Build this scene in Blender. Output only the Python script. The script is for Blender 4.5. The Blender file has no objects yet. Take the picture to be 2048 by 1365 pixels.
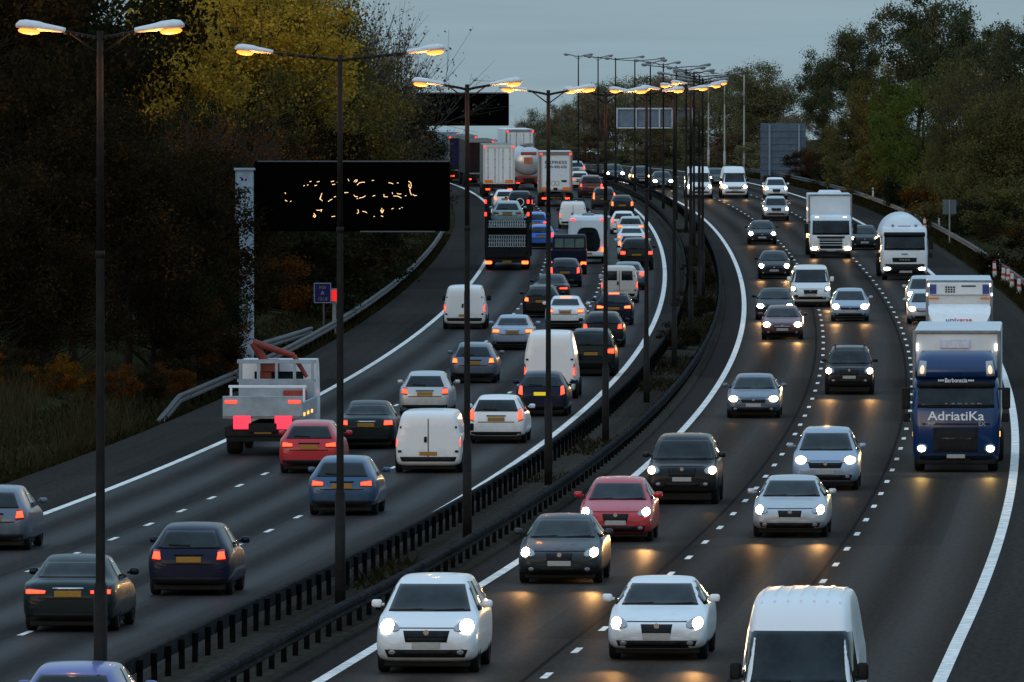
import bpy, bmesh, math, random
import numpy as np
from mathutils import Vector, Matrix
from mathutils.bvhtree import BVHTree

SC = bpy.context.scene
COL = SC.collection
rnd = random.Random(7)

# ------------------------------------------------------------------ camera
FPX = 20200.0            # focal length in photo pixels (2048 px wide): a long telephoto
CX, HY, HC = 1024.0, 310.0, 9.1
cam_d = bpy.data.cameras.new('camera')
cam_d.sensor_width = 36.0
cam_d.lens = 36.0 * FPX / 2048.0
cam_d.clip_start = 1.0
cam_d.clip_end = 60000.0
cam = bpy.data.objects.new('camera', cam_d)
COL.objects.link(cam)
cam.location = (0, 0, HC)
cam.rotation_euler = (math.pi / 2 - math.atan((682.5 - HY) / FPX), 0, 0)
SC.camera = cam

# ------------------------------------------------------------------ sky
SUN_EL, SUN_ROT = math.radians(9), math.radians(205)
W = bpy.data.worlds.new('World')
SC.world = W
W.use_nodes = True
nt = W.node_tree
nt.nodes.clear()
N = nt.nodes.new
out = N('ShaderNodeOutputWorld')
bg = N('ShaderNodeBackground')
nt.links.new(bg.outputs[0], out.inputs[0])
tc = N('ShaderNodeTexCoord')
sep = N('ShaderNodeSeparateXYZ')
nt.links.new(tc.outputs['Generated'], sep.inputs[0])
# overcast dusk: the zenith about three times as bright as the horizon
ramp = N('ShaderNodeValToRGB')
ramp.color_ramp.elements[0].position = 0.0
ramp.color_ramp.elements[0].color = (0.265, 0.395, 0.475, 1)
ramp.color_ramp.elements[1].position = 1.0
ramp.color_ramp.elements[1].color = (0.66, 0.98, 1.34, 1)
e = ramp.color_ramp.elements.new(0.012); e.color = (0.225, 0.365, 0.465, 1)
e = ramp.color_ramp.elements.new(0.08); e.color = (0.24, 0.38, 0.485, 1)
nt.links.new(sep.outputs['Z'], ramp.inputs[0])
# faint long cloud bars low over the horizon
mp = N('ShaderNodeMapping')
mp.inputs['Scale'].default_value = (14, 14, 260)
nt.links.new(tc.outputs['Generated'], mp.inputs[0])
nz = N('ShaderNodeTexNoise')
nz.inputs['Scale'].default_value = 1.6
nz.inputs['Detail'].default_value = 5
nt.links.new(mp.outputs[0], nz.inputs[0])
mr = N('ShaderNodeMapRange')
mr.inputs[1].default_value = 0.3; mr.inputs[2].default_value = 0.7
mr.inputs[3].default_value = 0.93; mr.inputs[4].default_value = 1.09
nt.links.new(nz.outputs[0], mr.inputs[0])
mul = N('ShaderNodeMix'); mul.data_type = 'RGBA'; mul.blend_type = 'MULTIPLY'
mul.inputs[0].default_value = 1.0
nt.links.new(ramp.outputs[0], mul.inputs[6])
nt.links.new(mr.outputs[0], mul.inputs[7])
sky = N('ShaderNodeTexSky')
sky.sky_type = 'NISHITA'
sky.sun_disc = False
sky.sun_elevation = SUN_EL
sky.sun_rotation = SUN_ROT
sky.air_density = 1.3
sky.dust_density = 2.0
sm = N('ShaderNodeMix'); sm.data_type = 'RGBA'; sm.blend_type = 'MIX'
sm.inputs[0].default_value = 0.05
nt.links.new(mul.outputs[2], sm.inputs[6])
nt.links.new(sky.outputs[0], sm.inputs[7])
nt.links.new(sm.outputs[2], bg.inputs['Color'])
bg.inputs['Strength'].default_value = 0.92

# ------------------------------------------------------------------ weak low sun through cloud, behind the camera
sun_d = bpy.data.lights.new('sun', 'SUN')
sun_d.energy = 0.24
sun_d.angle = math.radians(35)
sun_d.color = (1.0, 0.96, 0.93)
sun = bpy.data.objects.new('sun', sun_d)
COL.objects.link(sun)
_az = SUN_ROT
sdir = Vector((math.sin(_az) * math.cos(SUN_EL), math.cos(_az) * math.cos(SUN_EL), math.sin(SUN_EL)))
sun.rotation_euler = sdir.to_track_quat('Z', 'Y').to_euler()

vs = SC.view_settings
vs.view_transform = 'Standard'
vs.look = 'None'
vs.exposure = 0.0
vs.gamma = 1.0
vs.use_curve_mapping = False
SC.cycles.use_denoising = True
SC.cycles.max_bounces = 6
SC.cycles.diffuse_bounces = 3
SC.cycles.glossy_bounces = 3
SC.cycles.transparent_max_bounces = 8
SC.cycles.sample_clamp_indirect = 6.0
SC.cycles.use_light_tree = True

# ------------------------------------------------------------------ the lie of the land
_CP = (8.4743, -9.5972, 3.8669, -2.0107, -4.4891)

def _cpoly(d):
    t = (d - 500.0) / 400.0
    return sum(c * t ** (k + 1) for k, c in enumerate(_CP))

def C(d):
    """lateral position of the road's reference line at distance d"""
    lo, hi = 165.0, 945.0
    if d < lo:
        return _cpoly(lo) + (_cpoly(lo + 1) - _cpoly(lo)) * (d - lo)
    if d > hi:
        return _cpoly(hi) + (_cpoly(hi) - _cpoly(hi - 1)) * (d - hi)
    return _cpoly(d)

def YP(d):
    return 360000.0 / (d + 89.0) - 9.0

def gz(d):
    """height of the road surface: a long sag, then a crest"""
    if d < 190:
        return gz(190)
    if d <= 930:
        return HC - (YP(d) - HY) * d / FPX
    z0 = HC - (YP(930) - HY) * 930 / FPX
    u = d - 930
    if u < 120:
        return z0 + 0.0138 * (u - u * u / 190.0)
    z1 = z0 + 0.0138 * (120 - 120 * 120 / 190.0)
    return max(z1 - 0.0035 * (u - 120), -8.0)

def slope(d):
    return (C(d + 1) - C(d - 1)) / 2, (gz(d + 2) - gz(d - 2)) / 4

def t_(d):
    return (min(d, 950) - 500.0) / 400.0

def LL(d): t = t_(d); return -2.8215 - 0.5851 * t - 0.2566 * t * t
def LR(d): return 7.406
def RL(d): t = t_(d); return 11.4872 + 0.2281 * t - 0.1093 * t * t
def RR(d): t = t_(d); return 22.1301 + 0.1662 * t
def RD1(d): return 15.057
def RD2(d): return (RD1(d) + RR(d)) / 2
def LD1(d): return LL(d) + (LR(d) - LL(d)) * 0.335
def LD2(d): return LL(d) + (LR(d) - LL(d)) * 0.668
def LE(d): t = t_(d); return -5.95 - 0.2 * t           # left edge of the paved shoulder
def RE(d): return 24.7                                  # right edge of the paved shoulder
def LB(d): t = t_(d); return -6.35 - 0.45 * t           # left safety fence

def bank(off):
    if off < -6.6:
        u = -off - 6.6
        return 3.4 * (1 - math.exp(-u / 13.0))
    if off > 26.2:
        u = off - 26.2
        return 3.0 * (1 - math.exp(-u / 14.0))
    return 0.0

def road(d, off, h=0.0):
    return Vector((C(d) + off, d, gz(d) + bank(off) + h))

def px2g(px, py, h=0.0):
    """ground point (x, d) seen at a photo pixel (h: metres above the ground)"""
    lo, hi = 120.0, 960.0
    for _ in range(50):
        m = (lo + hi) / 2
        y = HY + (HC - gz(m) - h) * FPX / m
        if y > py: lo = m
        else: hi = m
    return (px - CX) * lo / FPX, lo

def at(px, py, d):
    """point at distance d seen at a photo pixel"""
    return Vector(((px - CX) * d / FPX, d, HC - (py - HY) * d / FPX))

# ------------------------------------------------------------------ materials
MATS = {}

def mat(name, color, rough=0.6, metal=0.0, spec=None, coat=0.0, var=0.0, scale=8.0, bump=0.0, emis=None, estr=0.0, var2=None):
    if name in MATS:
        return MATS[name]
    m = bpy.data.materials.new(name)
    m.use_nodes = True
    t = m.node_tree
    b = t.nodes['Principled BSDF']
    b.inputs['Base Color'].default_value = (*color, 1)
    b.inputs['Roughness'].default_value = rough
    b.inputs['Metallic'].default_value = metal
    if spec is None: spec = .12 if max(color) < .05 and not emis else .4
    b.inputs['Specular IOR Level'].default_value = spec
    b.inputs['Coat Weight'].default_value = coat
    b.inputs['Coat Roughness'].default_value = 0.06
    if emis:
        b.inputs['Emission Color'].default_value = (*emis, 1)
        b.inputs['Emission Strength'].default_value = estr
    if var or bump:
        co = t.nodes.new('ShaderNodeTexCoord')
        n = t.nodes.new('ShaderNodeTexNoise')
        n.inputs['Scale'].default_value = scale
        n.inputs['Detail'].default_value = 6
        n.inputs['Roughness'].default_value = 0.65
        t.links.new(co.outputs['Object'], n.inputs['Vector'])
        if var:
            r = t.nodes.new('ShaderNodeValToRGB')
            c2 = var2 or tuple(max(0, c * (1 - var)) for c in color)
            c1 = tuple(min(1, c * (1 + var * 0.6)) for c in color)
            r.color_ramp.elements[0].position = 0.34
            r.color_ramp.elements[0].color = (*c2, 1)
            r.color_ramp.elements[1].position = 0.68
            r.color_ramp.elements[1].color = (*c1, 1)
            t.links.new(n.outputs[0], r.inputs[0])
            t.links.new(r.outputs[0], b.inputs['Base Color'])
        if bump:
            bp = t.nodes.new('ShaderNodeBump')
            bp.inputs['Strength'].default_value = bump
            bp.inputs['Distance'].default_value = 0.02
            t.links.new(n.outputs[0], bp.inputs['Height'])
            t.links.new(bp.outputs[0], b.inputs['Normal'])
    MATS[name] = m
    return m

def paint(name, color, metallic=0.0, rough=0.32):
    """car paint under a film of road dirt, dirtier towards the sills"""
    key = 'paint_' + name
    if key in MATS:
        return MATS[key]
    m = bpy.data.materials.new(key)
    m.use_nodes = True
    t = m.node_tree
    b = t.nodes['Principled BSDF']
    b.inputs['Metallic'].default_value = metallic
    dark_ = max(color) < .07
    b.inputs['Coat Weight'].default_value = 0.16 if dark_ else 0.5
    b.inputs['Specular IOR Level'].default_value = 0.12 if dark_ else 0.25
    b.inputs['Coat Roughness'].default_value = 0.08
    co = t.nodes.new('ShaderNodeTexCoord')
    sp = t.nodes.new('ShaderNodeSeparateXYZ')
    t.links.new(co.outputs['Object'], sp.inputs[0])
    n = t.nodes.new('ShaderNodeTexNoise')
    n.inputs['Scale'].default_value = 5.0
    n.inputs['Detail'].default_value = 6
    t.links.new(co.outputs['Object'], n.inputs['Vector'])
    ad = t.nodes.new('ShaderNodeMath'); ad.operation = 'MULTIPLY_ADD'
    ad.inputs[1].default_value = 0.7; ad.inputs[2].default_value = -0.35
    t.links.new(n.outputs[0], ad.inputs[0])
    a2 = t.nodes.new('ShaderNodeMath'); a2.operation = 'ADD'
    t.links.new(sp.outputs['Z'], a2.inputs[0]); t.links.new(ad.outputs[0], a2.inputs[1])
    mr = t.nodes.new('ShaderNodeMapRange')
    mr.inputs[1].default_value = 0.25; mr.inputs[2].default_value = 0.8
    mr.inputs[3].default_value = 0.75; mr.inputs[4].default_value = 0.06
    t.links.new(a2.outputs[0], mr.inputs[0])
    mx = t.nodes.new('ShaderNodeMix'); mx.data_type = 'RGBA'
    mx.inputs[6].default_value = (*color, 1)
    big_ = max(color) > .4
    mx.inputs[7].default_value = (color[0] * .55 + .02, color[1] * .55 + .018, color[2] * .55 + .016, 1) if big_ else (color[0] * .3 + .008, color[1] * .3 + .008, color[2] * .3 + .008, 1)
    t.links.new(mr.outputs[0], mx.inputs[0])
    t.links.new(mx.outputs[2], b.inputs['Base Color'])
    r2 = t.nodes.new('ShaderNodeMapRange')
    r2.inputs[3].default_value = rough; r2.inputs[4].default_value = 0.75
    t.links.new(mr.outputs[0], r2.inputs[0])
    t.links.new(r2.outputs[0], b.inputs['Roughness'])
    MATS[key] = m
    return m

def emit(name, color, strength):
    return mat(name, (0.02, 0.02, 0.02), 0.4, emis=color, estr=strength)

GLASS = mat('dark_glass', (0.010, 0.016, 0.018), 0.06, spec=0.26, var=.9, scale=1.7)  # noise in the colour stands in for reflections and a half-seen interior
TRIM = mat('black_trim', (0.012, 0.012, 0.013), 0.55, var=0.4, scale=14)
TYRE = mat('tyre_rubber', (0.014, 0.014, 0.014), 0.85, var=0.4, scale=20)
RIM = mat('wheel_rim', (0.22, 0.22, 0.23), 0.4, metal=0.7)
CHROME = mat('chrome', (0.5, 0.5, 0.52), 0.18, metal=1.0)
PLATE_Y = mat('yellow_plate', (0.30, 0.145, 0.012), 0.45, var=0.2, scale=30)
PLATE_YB = mat('yellow_plate_lit', (0.85, 0.62, 0.02), 0.4, emis=(1.0, .72, .02), estr=.30)  # emission stands in for the light of an unbuilt plate lamp
PLATE_W = mat('white_plate', (0.34, 0.34, 0.33), 0.45, var=0.2, scale=30)
HEAD = emit('headlamp_lit', (1.0, 0.74, 0.42), 60.0)
def beam_light(name, watts, color, radius=.09):
    """a dipped headlamp's beam: throws light forwards and a little down"""
    l = bpy.data.lights.new(name, 'SPOT')
    l.energy = watts; l.color = color; l.shadow_soft_size = radius
    l.spot_size = math.radians(20); l.spot_blend = .9
    return l
BEAM = beam_light('headlamp_beam', 1500.0, (1.0, .50, .16))
BEAM_DIM = beam_light('headlamp_beam_dim', 140.0, (1.0, .50, .18))
HEAD_DIM = emit('headlamp_dim', (1.0, 0.60, 0.26), 14.0)
HEAD_GLASS = mat('headlamp_glass', (0.32, 0.32, 0.33), 0.12, metal=0.5)
TAIL = emit('tail_lamp_lit', (1.0, 0.040, 0.012), 5.0)
TAIL_BRIGHT = emit('brake_lamp_lit', (1.0, 0.060, 0.010), 10.0)
TAIL_OFF = mat('tail_lamp_red', (0.25, 0.012, 0.01), 0.2, coat=0.5)
AMBER = emit('amber_marker', (1.0, 0.36, 0.04), 3.0)
MARK_RED = emit('red_marker', (1.0, 0.04, 0.02), 3.0)

# ------------------------------------------------------------------ objects
def link(name, me, m=None, parent=None):
    o = bpy.data.objects.new(name, me)
    COL.objects.link(o)
    if m is not None:
        if len(me.materials) == 0:
            me.materials.append(None)
        o.material_slots[0].link = 'OBJECT'
        o.material_slots[0].material = m
    if parent is not None:
        o.parent = parent
    return o

def tag(o, label=None, cat=None, group=None, kind=None):
    if label: o['label'] = label
    if cat: o['category'] = cat
    if group: o['group'] = group
    if kind: o['kind'] = kind
    return o

def empty(name, loc=(0, 0, 0)):
    o = bpy.data.objects.new(name, None)
    o.empty_display_size = 0.3
    COL.objects.link(o)
    o.location = loc
    return o

def finish(bm, name, smooth=False):
    bmesh.ops.recalc_face_normals(bm, faces=bm.faces[:])
    me = bpy.data.meshes.new(name)
    bm.to_mesh(me)
    bm.free()
    if smooth:
        me.shade_smooth()
    return me

def bx(bm, c, s, bev=0.0, seg=2, rot=None):
    r = bmesh.ops.create_cube(bm, size=1.0)
    vs_ = r['verts']
    bmesh.ops.scale(bm, vec=s, verts=vs_)
    if bev > 0:
        ed = list({e_ for v in vs_ for e_ in v.link_edges})
        rr = bmesh.ops.bevel(bm, geom=ed, offset=min(bev, min(s) * 0.45), segments=seg, affect='EDGES', profile=0.5)
        vs_ = list({v for f_ in rr['faces'] for v in f_.verts} | {v for v in vs_ if v.is_valid})
    if rot is not None:
        bmesh.ops.rotate(bm, cent=(0, 0, 0), matrix=rot, verts=vs_)
    bmesh.ops.translate(bm, vec=c, verts=vs_)
    return vs_

def cyl(bm, p0, p1, r0, r1=None, n=12, caps=True):
    p0, p1 = Vector(p0), Vector(p1)
    r1 = r0 if r1 is None else r1
    ax = (p1 - p0).normalized()
    ref = Vector((0, 0, 1)) if abs(ax.z) < 0.9 else Vector((1, 0, 0))
    u = ax.cross(ref).normalized(); v = ax.cross(u)
    A = [bm.verts.new(p0 + (u * math.cos(k * 2 * math.pi / n) + v * math.sin(k * 2 * math.pi / n)) * r0) for k in range(n)]
    B = [bm.verts.new(p1 + (u * math.cos(k * 2 * math.pi / n) + v * math.sin(k * 2 * math.pi / n)) * r1) for k in range(n)]
    for k in range(n):
        bm.faces.new((A[k], A[(k + 1) % n], B[(k + 1) % n], B[k]))
    if caps:
        bm.faces.new(A[::-1]); bm.faces.new(B)

def loft(bm, rings, closed=True, caps=True):
    V = [[bm.verts.new(p) for p in r] for r in rings]
    n = len(V[0])
    for a, b in zip(V, V[1:]):
        for k in range(n if closed else n - 1):
            bm.faces.new((a[k], a[(k + 1) % n], b[(k + 1) % n], b[k]))
    if caps and closed:
        bm.faces.new(V[0][::-1]); bm.faces.new(V[-1])
    return V

def one_box(c, s, bev=0.0, name='box'):
    bm = bmesh.new(); bx(bm, c, s, bev); return finish(bm, name)

def text_mesh(s, size, name='lettering', align='CENTER', depth=0.004, squash=1.0, bold=0.012):
    cu = bpy.data.curves.new('lettering', 'FONT')
    cu.body = s; cu.size = size; cu.extrude = depth; cu.offset = size * bold
    cu.align_x = align; cu.align_y = 'CENTER'
    o = bpy.data.objects.new('tmp', cu)
    COL.objects.link(o)
    dg = bpy.context.evaluated_depsgraph_get()
    me = bpy.data.meshes.new_from_object(o.evaluated_get(dg))
    bpy.data.objects.remove(o); bpy.data.curves.remove(cu)
    me.transform(Matrix.Diagonal((squash, 1, 1, 1)))
    return me

TO_REAR = Matrix(((-1, 0, 0, 0), (0, 0, -1, 0), (0, 1, 0, 0), (0, 0, 0, 1)))   # text facing +Y
TO_FRONT = Matrix(((1, 0, 0, 0), (0, 0, -1, 0), (0, 1, 0, 0), (0, 0, 0, 1)))   # text facing -Y

# ================================================================== THE SETTING
def uv_strip(name, fL, fR, d0, d1, m, dz=0.0, nx=6, step=4.0, kind='structure', extra=None):
    ds = list(np.arange(d0, d1 + 0.01, step))
    verts, faces, uvs = [], [], []
    for d in ds:
        a, b = fL(d), fR(d)
        for k in range(nx + 1):
            o_ = a + (b - a) * k / nx
            p = road(d, o_, dz)
            verts.append(p); uvs.append((o_, d))
    for i in range(len(ds) - 1):
        for k in range(nx):
            q = i * (nx + 1) + k
            faces.append((q, q + 1, q + nx + 2, q + nx + 1))
    me = bpy.data.meshes.new(name)
    me.from_pydata([tuple(v) for v in verts], [], faces)
    uv = me.uv_layers.new(name='road')
    for lp in me.loops:
        uv.data[lp.index].uv = uvs[lp.vertex_index]
    me.shade_smooth()
    o = link(name, me, m)
    return tag(o, kind=kind)

def asphalt(name, c0, c1, seams, rough, sheen=0.10, lanes=None):
    m = bpy.data.materials.new(name)
    m.use_nodes = True
    t = m.node_tree
    t.nodes.clear()
    mo = t.nodes.new('ShaderNodeOutputMaterial')
    df = t.nodes.new('ShaderNodeBsdfDiffuse'); gl = t.nodes.new('ShaderNodeBsdfAnisotropic'); ms = t.nodes.new('ShaderNodeMixShader')
    t.links.new(df.outputs[0], ms.inputs[1]); t.links.new(gl.outputs[0], ms.inputs[2]); t.links.new(ms.outputs[0], mo.inputs[0])
    gl.inputs['Color'].default_value = (1, 1, 1, 1)
    uv = t.nodes.new('ShaderNodeUVMap'); uv.uv_map = 'road'
    def noise(sx, sy, sc, det):
        mp = t.nodes.new('ShaderNodeMapping'); mp.inputs['Scale'].default_value = (sx, sy, 1)
        t.links.new(uv.outputs[0], mp.inputs[0])
        n = t.nodes.new('ShaderNodeTexNoise'); n.inputs['Scale'].default_value = sc; n.inputs['Detail'].default_value = det
        n.inputs['Roughness'].default_value = 0.7
        t.links.new(mp.outputs[0], n.inputs['Vector'])
        return n
    big = noise(1.1, 0.012, 1.0, 5)
    fine = noise(6, 2.0, 1.0, 8)
    grit = noise(9, 1.1, 1.0, 6)
    r = t.nodes.new('ShaderNodeValToRGB')
    r.color_ramp.elements[0].position = 0.36; r.color_ramp.elements[0].color = (*c0, 1)
    r.color_ramp.elements[1].position = 0.66; r.color_ramp.elements[1].color = (*c1, 1)
    mixf = t.nodes.new('ShaderNodeMix'); mixf.data_type = 'FLOAT'; mixf.inputs[0].default_value = 0.4
    t.links.new(big.outputs[0], mixf.inputs[2]); t.links.new(fine.outputs[0], mixf.inputs[3])
    t.links.new(mixf.outputs[0], r.inputs[0])
    cur = r.outputs[0]
    bm_ = t.nodes.new('ShaderNodeMapping'); bm_.inputs['Scale'].default_value = (.29, .021, 1)
    t.links.new(uv.outputs[0], bm_.inputs[0])
    vo = t.nodes.new('ShaderNodeTexWhiteNoise'); vo.noise_dimensions = '2D'
    fl = t.nodes.new('ShaderNodeVectorMath'); fl.operation = 'FLOOR'
    t.links.new(bm_.outputs[0], fl.inputs[0]); t.links.new(fl.outputs[0], vo.inputs['Vector'])
    pr_ = t.nodes.new('ShaderNodeMapRange'); pr_.inputs[3].default_value = .72; pr_.inputs[4].default_value = 1.22
    t.links.new(vo.outputs['Value'], pr_.inputs[0])
    gm_ = t.nodes.new('ShaderNodeMapRange'); gm_.inputs[1].default_value = .3; gm_.inputs[2].default_value = .7; gm_.inputs[3].default_value = .72; gm_.inputs[4].default_value = 1.3
    t.links.new(grit.outputs[0], gm_.inputs[0])
    pm_ = t.nodes.new('ShaderNodeMath'); pm_.operation = 'MULTIPLY'; t.links.new(pr_.outputs[0], pm_.inputs[0]); t.links.new(gm_.outputs[0], pm_.inputs[1])
    px_ = t.nodes.new('ShaderNodeMix'); px_.data_type = 'RGBA'; px_.blend_type = 'MULTIPLY'; px_.inputs[0].default_value = 1
    t.links.new(cur, px_.inputs[6]); t.links.new(pm_.outputs[0], px_.inputs[7]); cur = px_.outputs[2]
    sp = t.nodes.new('ShaderNodeSeparateXYZ'); t.links.new(uv.outputs[0], sp.inputs[0])
    for s in seams:
        a = t.nodes.new('ShaderNodeMath'); a.operation = 'SUBTRACT'; a.inputs[1].default_value = s
        t.links.new(sp.outputs['X'], a.inputs[0])
        ab = t.nodes.new('ShaderNodeMath'); ab.operation = 'ABSOLUTE'; t.links.new(a.outputs[0], ab.inputs[0])
        lt = t.nodes.new('ShaderNodeMath'); lt.operation = 'LESS_THAN'; lt.inputs[1].default_value = 0.045
        t.links.new(ab.outputs[0], lt.inputs[0])
        mx = t.nodes.new('ShaderNodeMix'); mx.data_type = 'RGBA'
        mx.inputs[7].default_value = (0.008, 0.008, 0.008, 1)
        t.links.new(lt.outputs[0], mx.inputs[0]); t.links.new(cur, mx.inputs[6])
        cur = mx.outputs[2]
    t.links.new(cur, df.inputs['Color'])
    rr = t.nodes.new('ShaderNodeMapRange')
    rr.inputs[1].default_value = 0.3; rr.inputs[2].default_value = 0.7
    rr.inputs[3].default_value = rough - 0.03; rr.inputs[4].default_value = rough + 0.04
    t.links.new(big.outputs[0], rr.inputs[0]); t.links.new(rr.outputs[0], gl.inputs['Roughness'])
    sh = t.nodes.new('ShaderNodeMapRange')
    sh.inputs[1].default_value = 0.3; sh.inputs[2].default_value = 0.7
    sh.inputs[3].default_value = sheen * 1.35; sh.inputs[4].default_value = sheen * 0.65
    t.links.new(mixf.outputs[0], sh.inputs[0])
    if lanes:
        # tyres polish two tracks in every lane; oil dulls the strip between them
        a = t.nodes.new('ShaderNodeMath'); a.operation = 'SUBTRACT'; a.inputs[1].default_value = lanes[0]
        t.links.new(sp.outputs['X'], a.inputs[0])
        w_ = t.nodes.new('ShaderNodeMath'); w_.operation = 'MULTIPLY_ADD'; w_.inputs[1].default_value = 4 * math.pi / lanes[1]
        t.links.new(a.outputs[0], w_.inputs[0])
        wob = t.nodes.new('ShaderNodeMath'); wob.operation = 'MULTIPLY'; wob.inputs[1].default_value = 2.2
        t.links.new(big.outputs[0], wob.inputs[0]); t.links.new(wob.outputs[0], w_.inputs[2])
        c_ = t.nodes.new('ShaderNodeMath'); c_.operation = 'COSINE'; t.links.new(w_.outputs[0], c_.inputs[0])
        g_ = t.nodes.new('ShaderNodeMapRange'); g_.inputs[1].default_value = -1; g_.inputs[2].default_value = 1
        g_.inputs[3].default_value = 1.5; g_.inputs[4].default_value = 0.5
        t.links.new(c_.outputs[0], g_.inputs[0])
        mm = t.nodes.new('ShaderNodeMath'); mm.operation = 'MULTIPLY'
        t.links.new(g_.outputs[0], mm.inputs[0]); t.links.new(sh.outputs[0], mm.inputs[1])
        t.links.new(mm.outputs[0], ms.inputs[0])
    else:
        t.links.new(sh.outputs[0], ms.inputs[0])
    bp = t.nodes.new('ShaderNodeBump'); bp.inputs['Strength'].default_value = 0.25; bp.inputs['Distance'].default_value = 0.004
    t.links.new(grit.outputs[0], bp.inputs['Height']); t.links.new(bp.outputs[0], df.inputs['Normal'])
    return m

ASPH_L = asphalt('asphalt_left', (0.016, 0.0135, 0.012), (0.031, 0.026, 0.0235), [0.45, 3.95], 0.36, .050, (-2.9, 3.43))
ASPH_R = asphalt('asphalt_right', (0.022, 0.0165, 0.0125), (0.040, 0.0305, 0.024), [14.75, 18.35], 0.46, .027, (11.5, 3.56))
SHOULDER = asphalt('asphalt_shoulder', (0.020, 0.017, 0.015), (0.040, 0.034, 0.030), [], 0.5, .010)
MEDIAN = asphalt('median_concrete', (0.022, 0.019, 0.015), (0.055, 0.049, 0.041), [], 0.85, .0)

def ground_mat():
    m = bpy.data.materials.new('leaf_litter_ground'); m.use_nodes = True
    t = m.node_tree; b = t.nodes['Principled BSDF']
    co = t.nodes.new('ShaderNodeTexCoord')
    n = t.nodes.new('ShaderNodeTexNoise'); n.inputs['Scale'].default_value = 1.3; n.inputs['Detail'].default_value = 9
    n.inputs['Roughness'].default_value = 0.75
    t.links.new(co.outputs['Object'], n.inputs['Vector'])
    r = t.nodes.new('ShaderNodeValToRGB')
    el = r.color_ramp.elements
    el[0].position = 0.3; el[0].color = (0.010, 0.010, 0.006, 1)
    el[1].position = 0.8; el[1].color = (0.075, 0.048, 0.020, 1)
    q = el.new(0.52); q.color = (0.030, 0.030, 0.014, 1)
    t.links.new(n.outputs[0], r.inputs[0]); t.links.new(r.outputs[0], b.inputs['Base Color'])
    b.inputs['Roughness'].default_value = 1.0; b.inputs['Specular IOR Level'].default_value = 0.0
    bp = t.nodes.new('ShaderNodeBump'); bp.inputs['Strength'].default_value = 0.9; bp.inputs['Distance'].default_value = 0.1
    t.links.new(n.outputs[0], bp.inputs['Height']); t.links.new(bp.outputs[0], b.inputs['Normal'])
    return m
GROUND = ground_mat()

# the ground: one sheet out to the horizon, carved by the road corridor
offs = [-6000, -2500, -1000, -400, -180, -90, -60, -45, -35, -28, -22, -18, -15, -12.5, -10.5, -9, -8, -7.2, -6.6, -5.8, 0, 8, 10, 20, 24.5, 26.2, 27, 28, 30, 32.5, 36, 41, 48, 58, 75, 100, 180, 400, 1000, 2500, 6000]
dd = list(range(-150, 160, 50)) + list(range(160, 1100, 12)) + [1150, 1250, 1400, 1700, 2200, 3000, 4500, 7000, 12000, 20000]
gr = random.Random(3)
gv, gf = [], []
for d in dd:
    for o_ in offs:
        p = road(d, o_, 0.0)
        if -6.0 < o_ < 25: p.z -= 0.08
        elif abs(o_) < 100: p.z += gr.uniform(-.12, .12) if (o_ < -7 or o_ > 27) else -0.02
        if d > 1100: p.z = min(p.z, 7.0) if d < 3000 else min(p.z, 2.0)
        gv.append(tuple(p))
no = len(offs)
for i in range(len(dd) - 1):
    for k in range(no - 1):
        gf.append((i * no + k, i * no + k + 1, (i + 1) * no + k + 1, (i + 1) * no + k))
gm = bpy.data.meshes.new('ground'); gm.from_pydata(gv, [], gf); gm.shade_smooth()
tag(link('ground', gm, GROUND), kind='structure')

D0, D1 = 120.0, 1048.0
uv_strip('road', lambda d: LL(d) - .12, lambda d: LR(d) + .12, D0, D1, ASPH_L)
uv_strip('road', lambda d: RL(d) - .12, lambda d: RR(d) + .12, D0, D1, ASPH_R)
uv_strip('road_shoulder', LE, lambda d: LL(d) - .12, D0, D1, SHOULDER)
uv_strip('road_shoulder', lambda d: RR(d) + .12, RE, D0, D1, SHOULDER)
uv_strip('road_shoulder', lambda d: LR(d) + .12, lambda d: 8.25, D0, D1, SHOULDER, nx=2)
uv_strip('road_shoulder', lambda d: 10.55, lambda d: RL(d) - .12, D0, D1, SHOULDER, nx=2)
# central reservation: a low concrete strip a kerb's height above the road
mv = []
ms = []
for d in np.arange(D0, D1, 4.0):
    prof = [(8.25, -0.02), (8.27, 0.07), (8.40, 0.09), (9.4, 0.13), (10.4, 0.09), (10.53, 0.07), (10.55, -0.02)]
    mv.append([(road(d, a, h), (a, d)) for a, h in prof])
cm = bpy.data.meshes.new('central_reservation')
np_ = len(mv[0])
cm.from_pydata([tuple(p[0]) for r in mv for p in r], [], [(i * np_ + k, i * np_ + k + 1, (i + 1) * np_ + k + 1, (i + 1) * np_ + k) for i in range(len(mv) - 1) for k in range(np_ - 1)])
uvl = cm.uv_layers.new(name='road')
flat = [p[1] for r in mv for p in r]
for lp in cm.loops: uvl.data[lp.index].uv = flat[lp.vertex_index]
tag(link('central_reservation', cm, MEDIAN), kind='structure')

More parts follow.
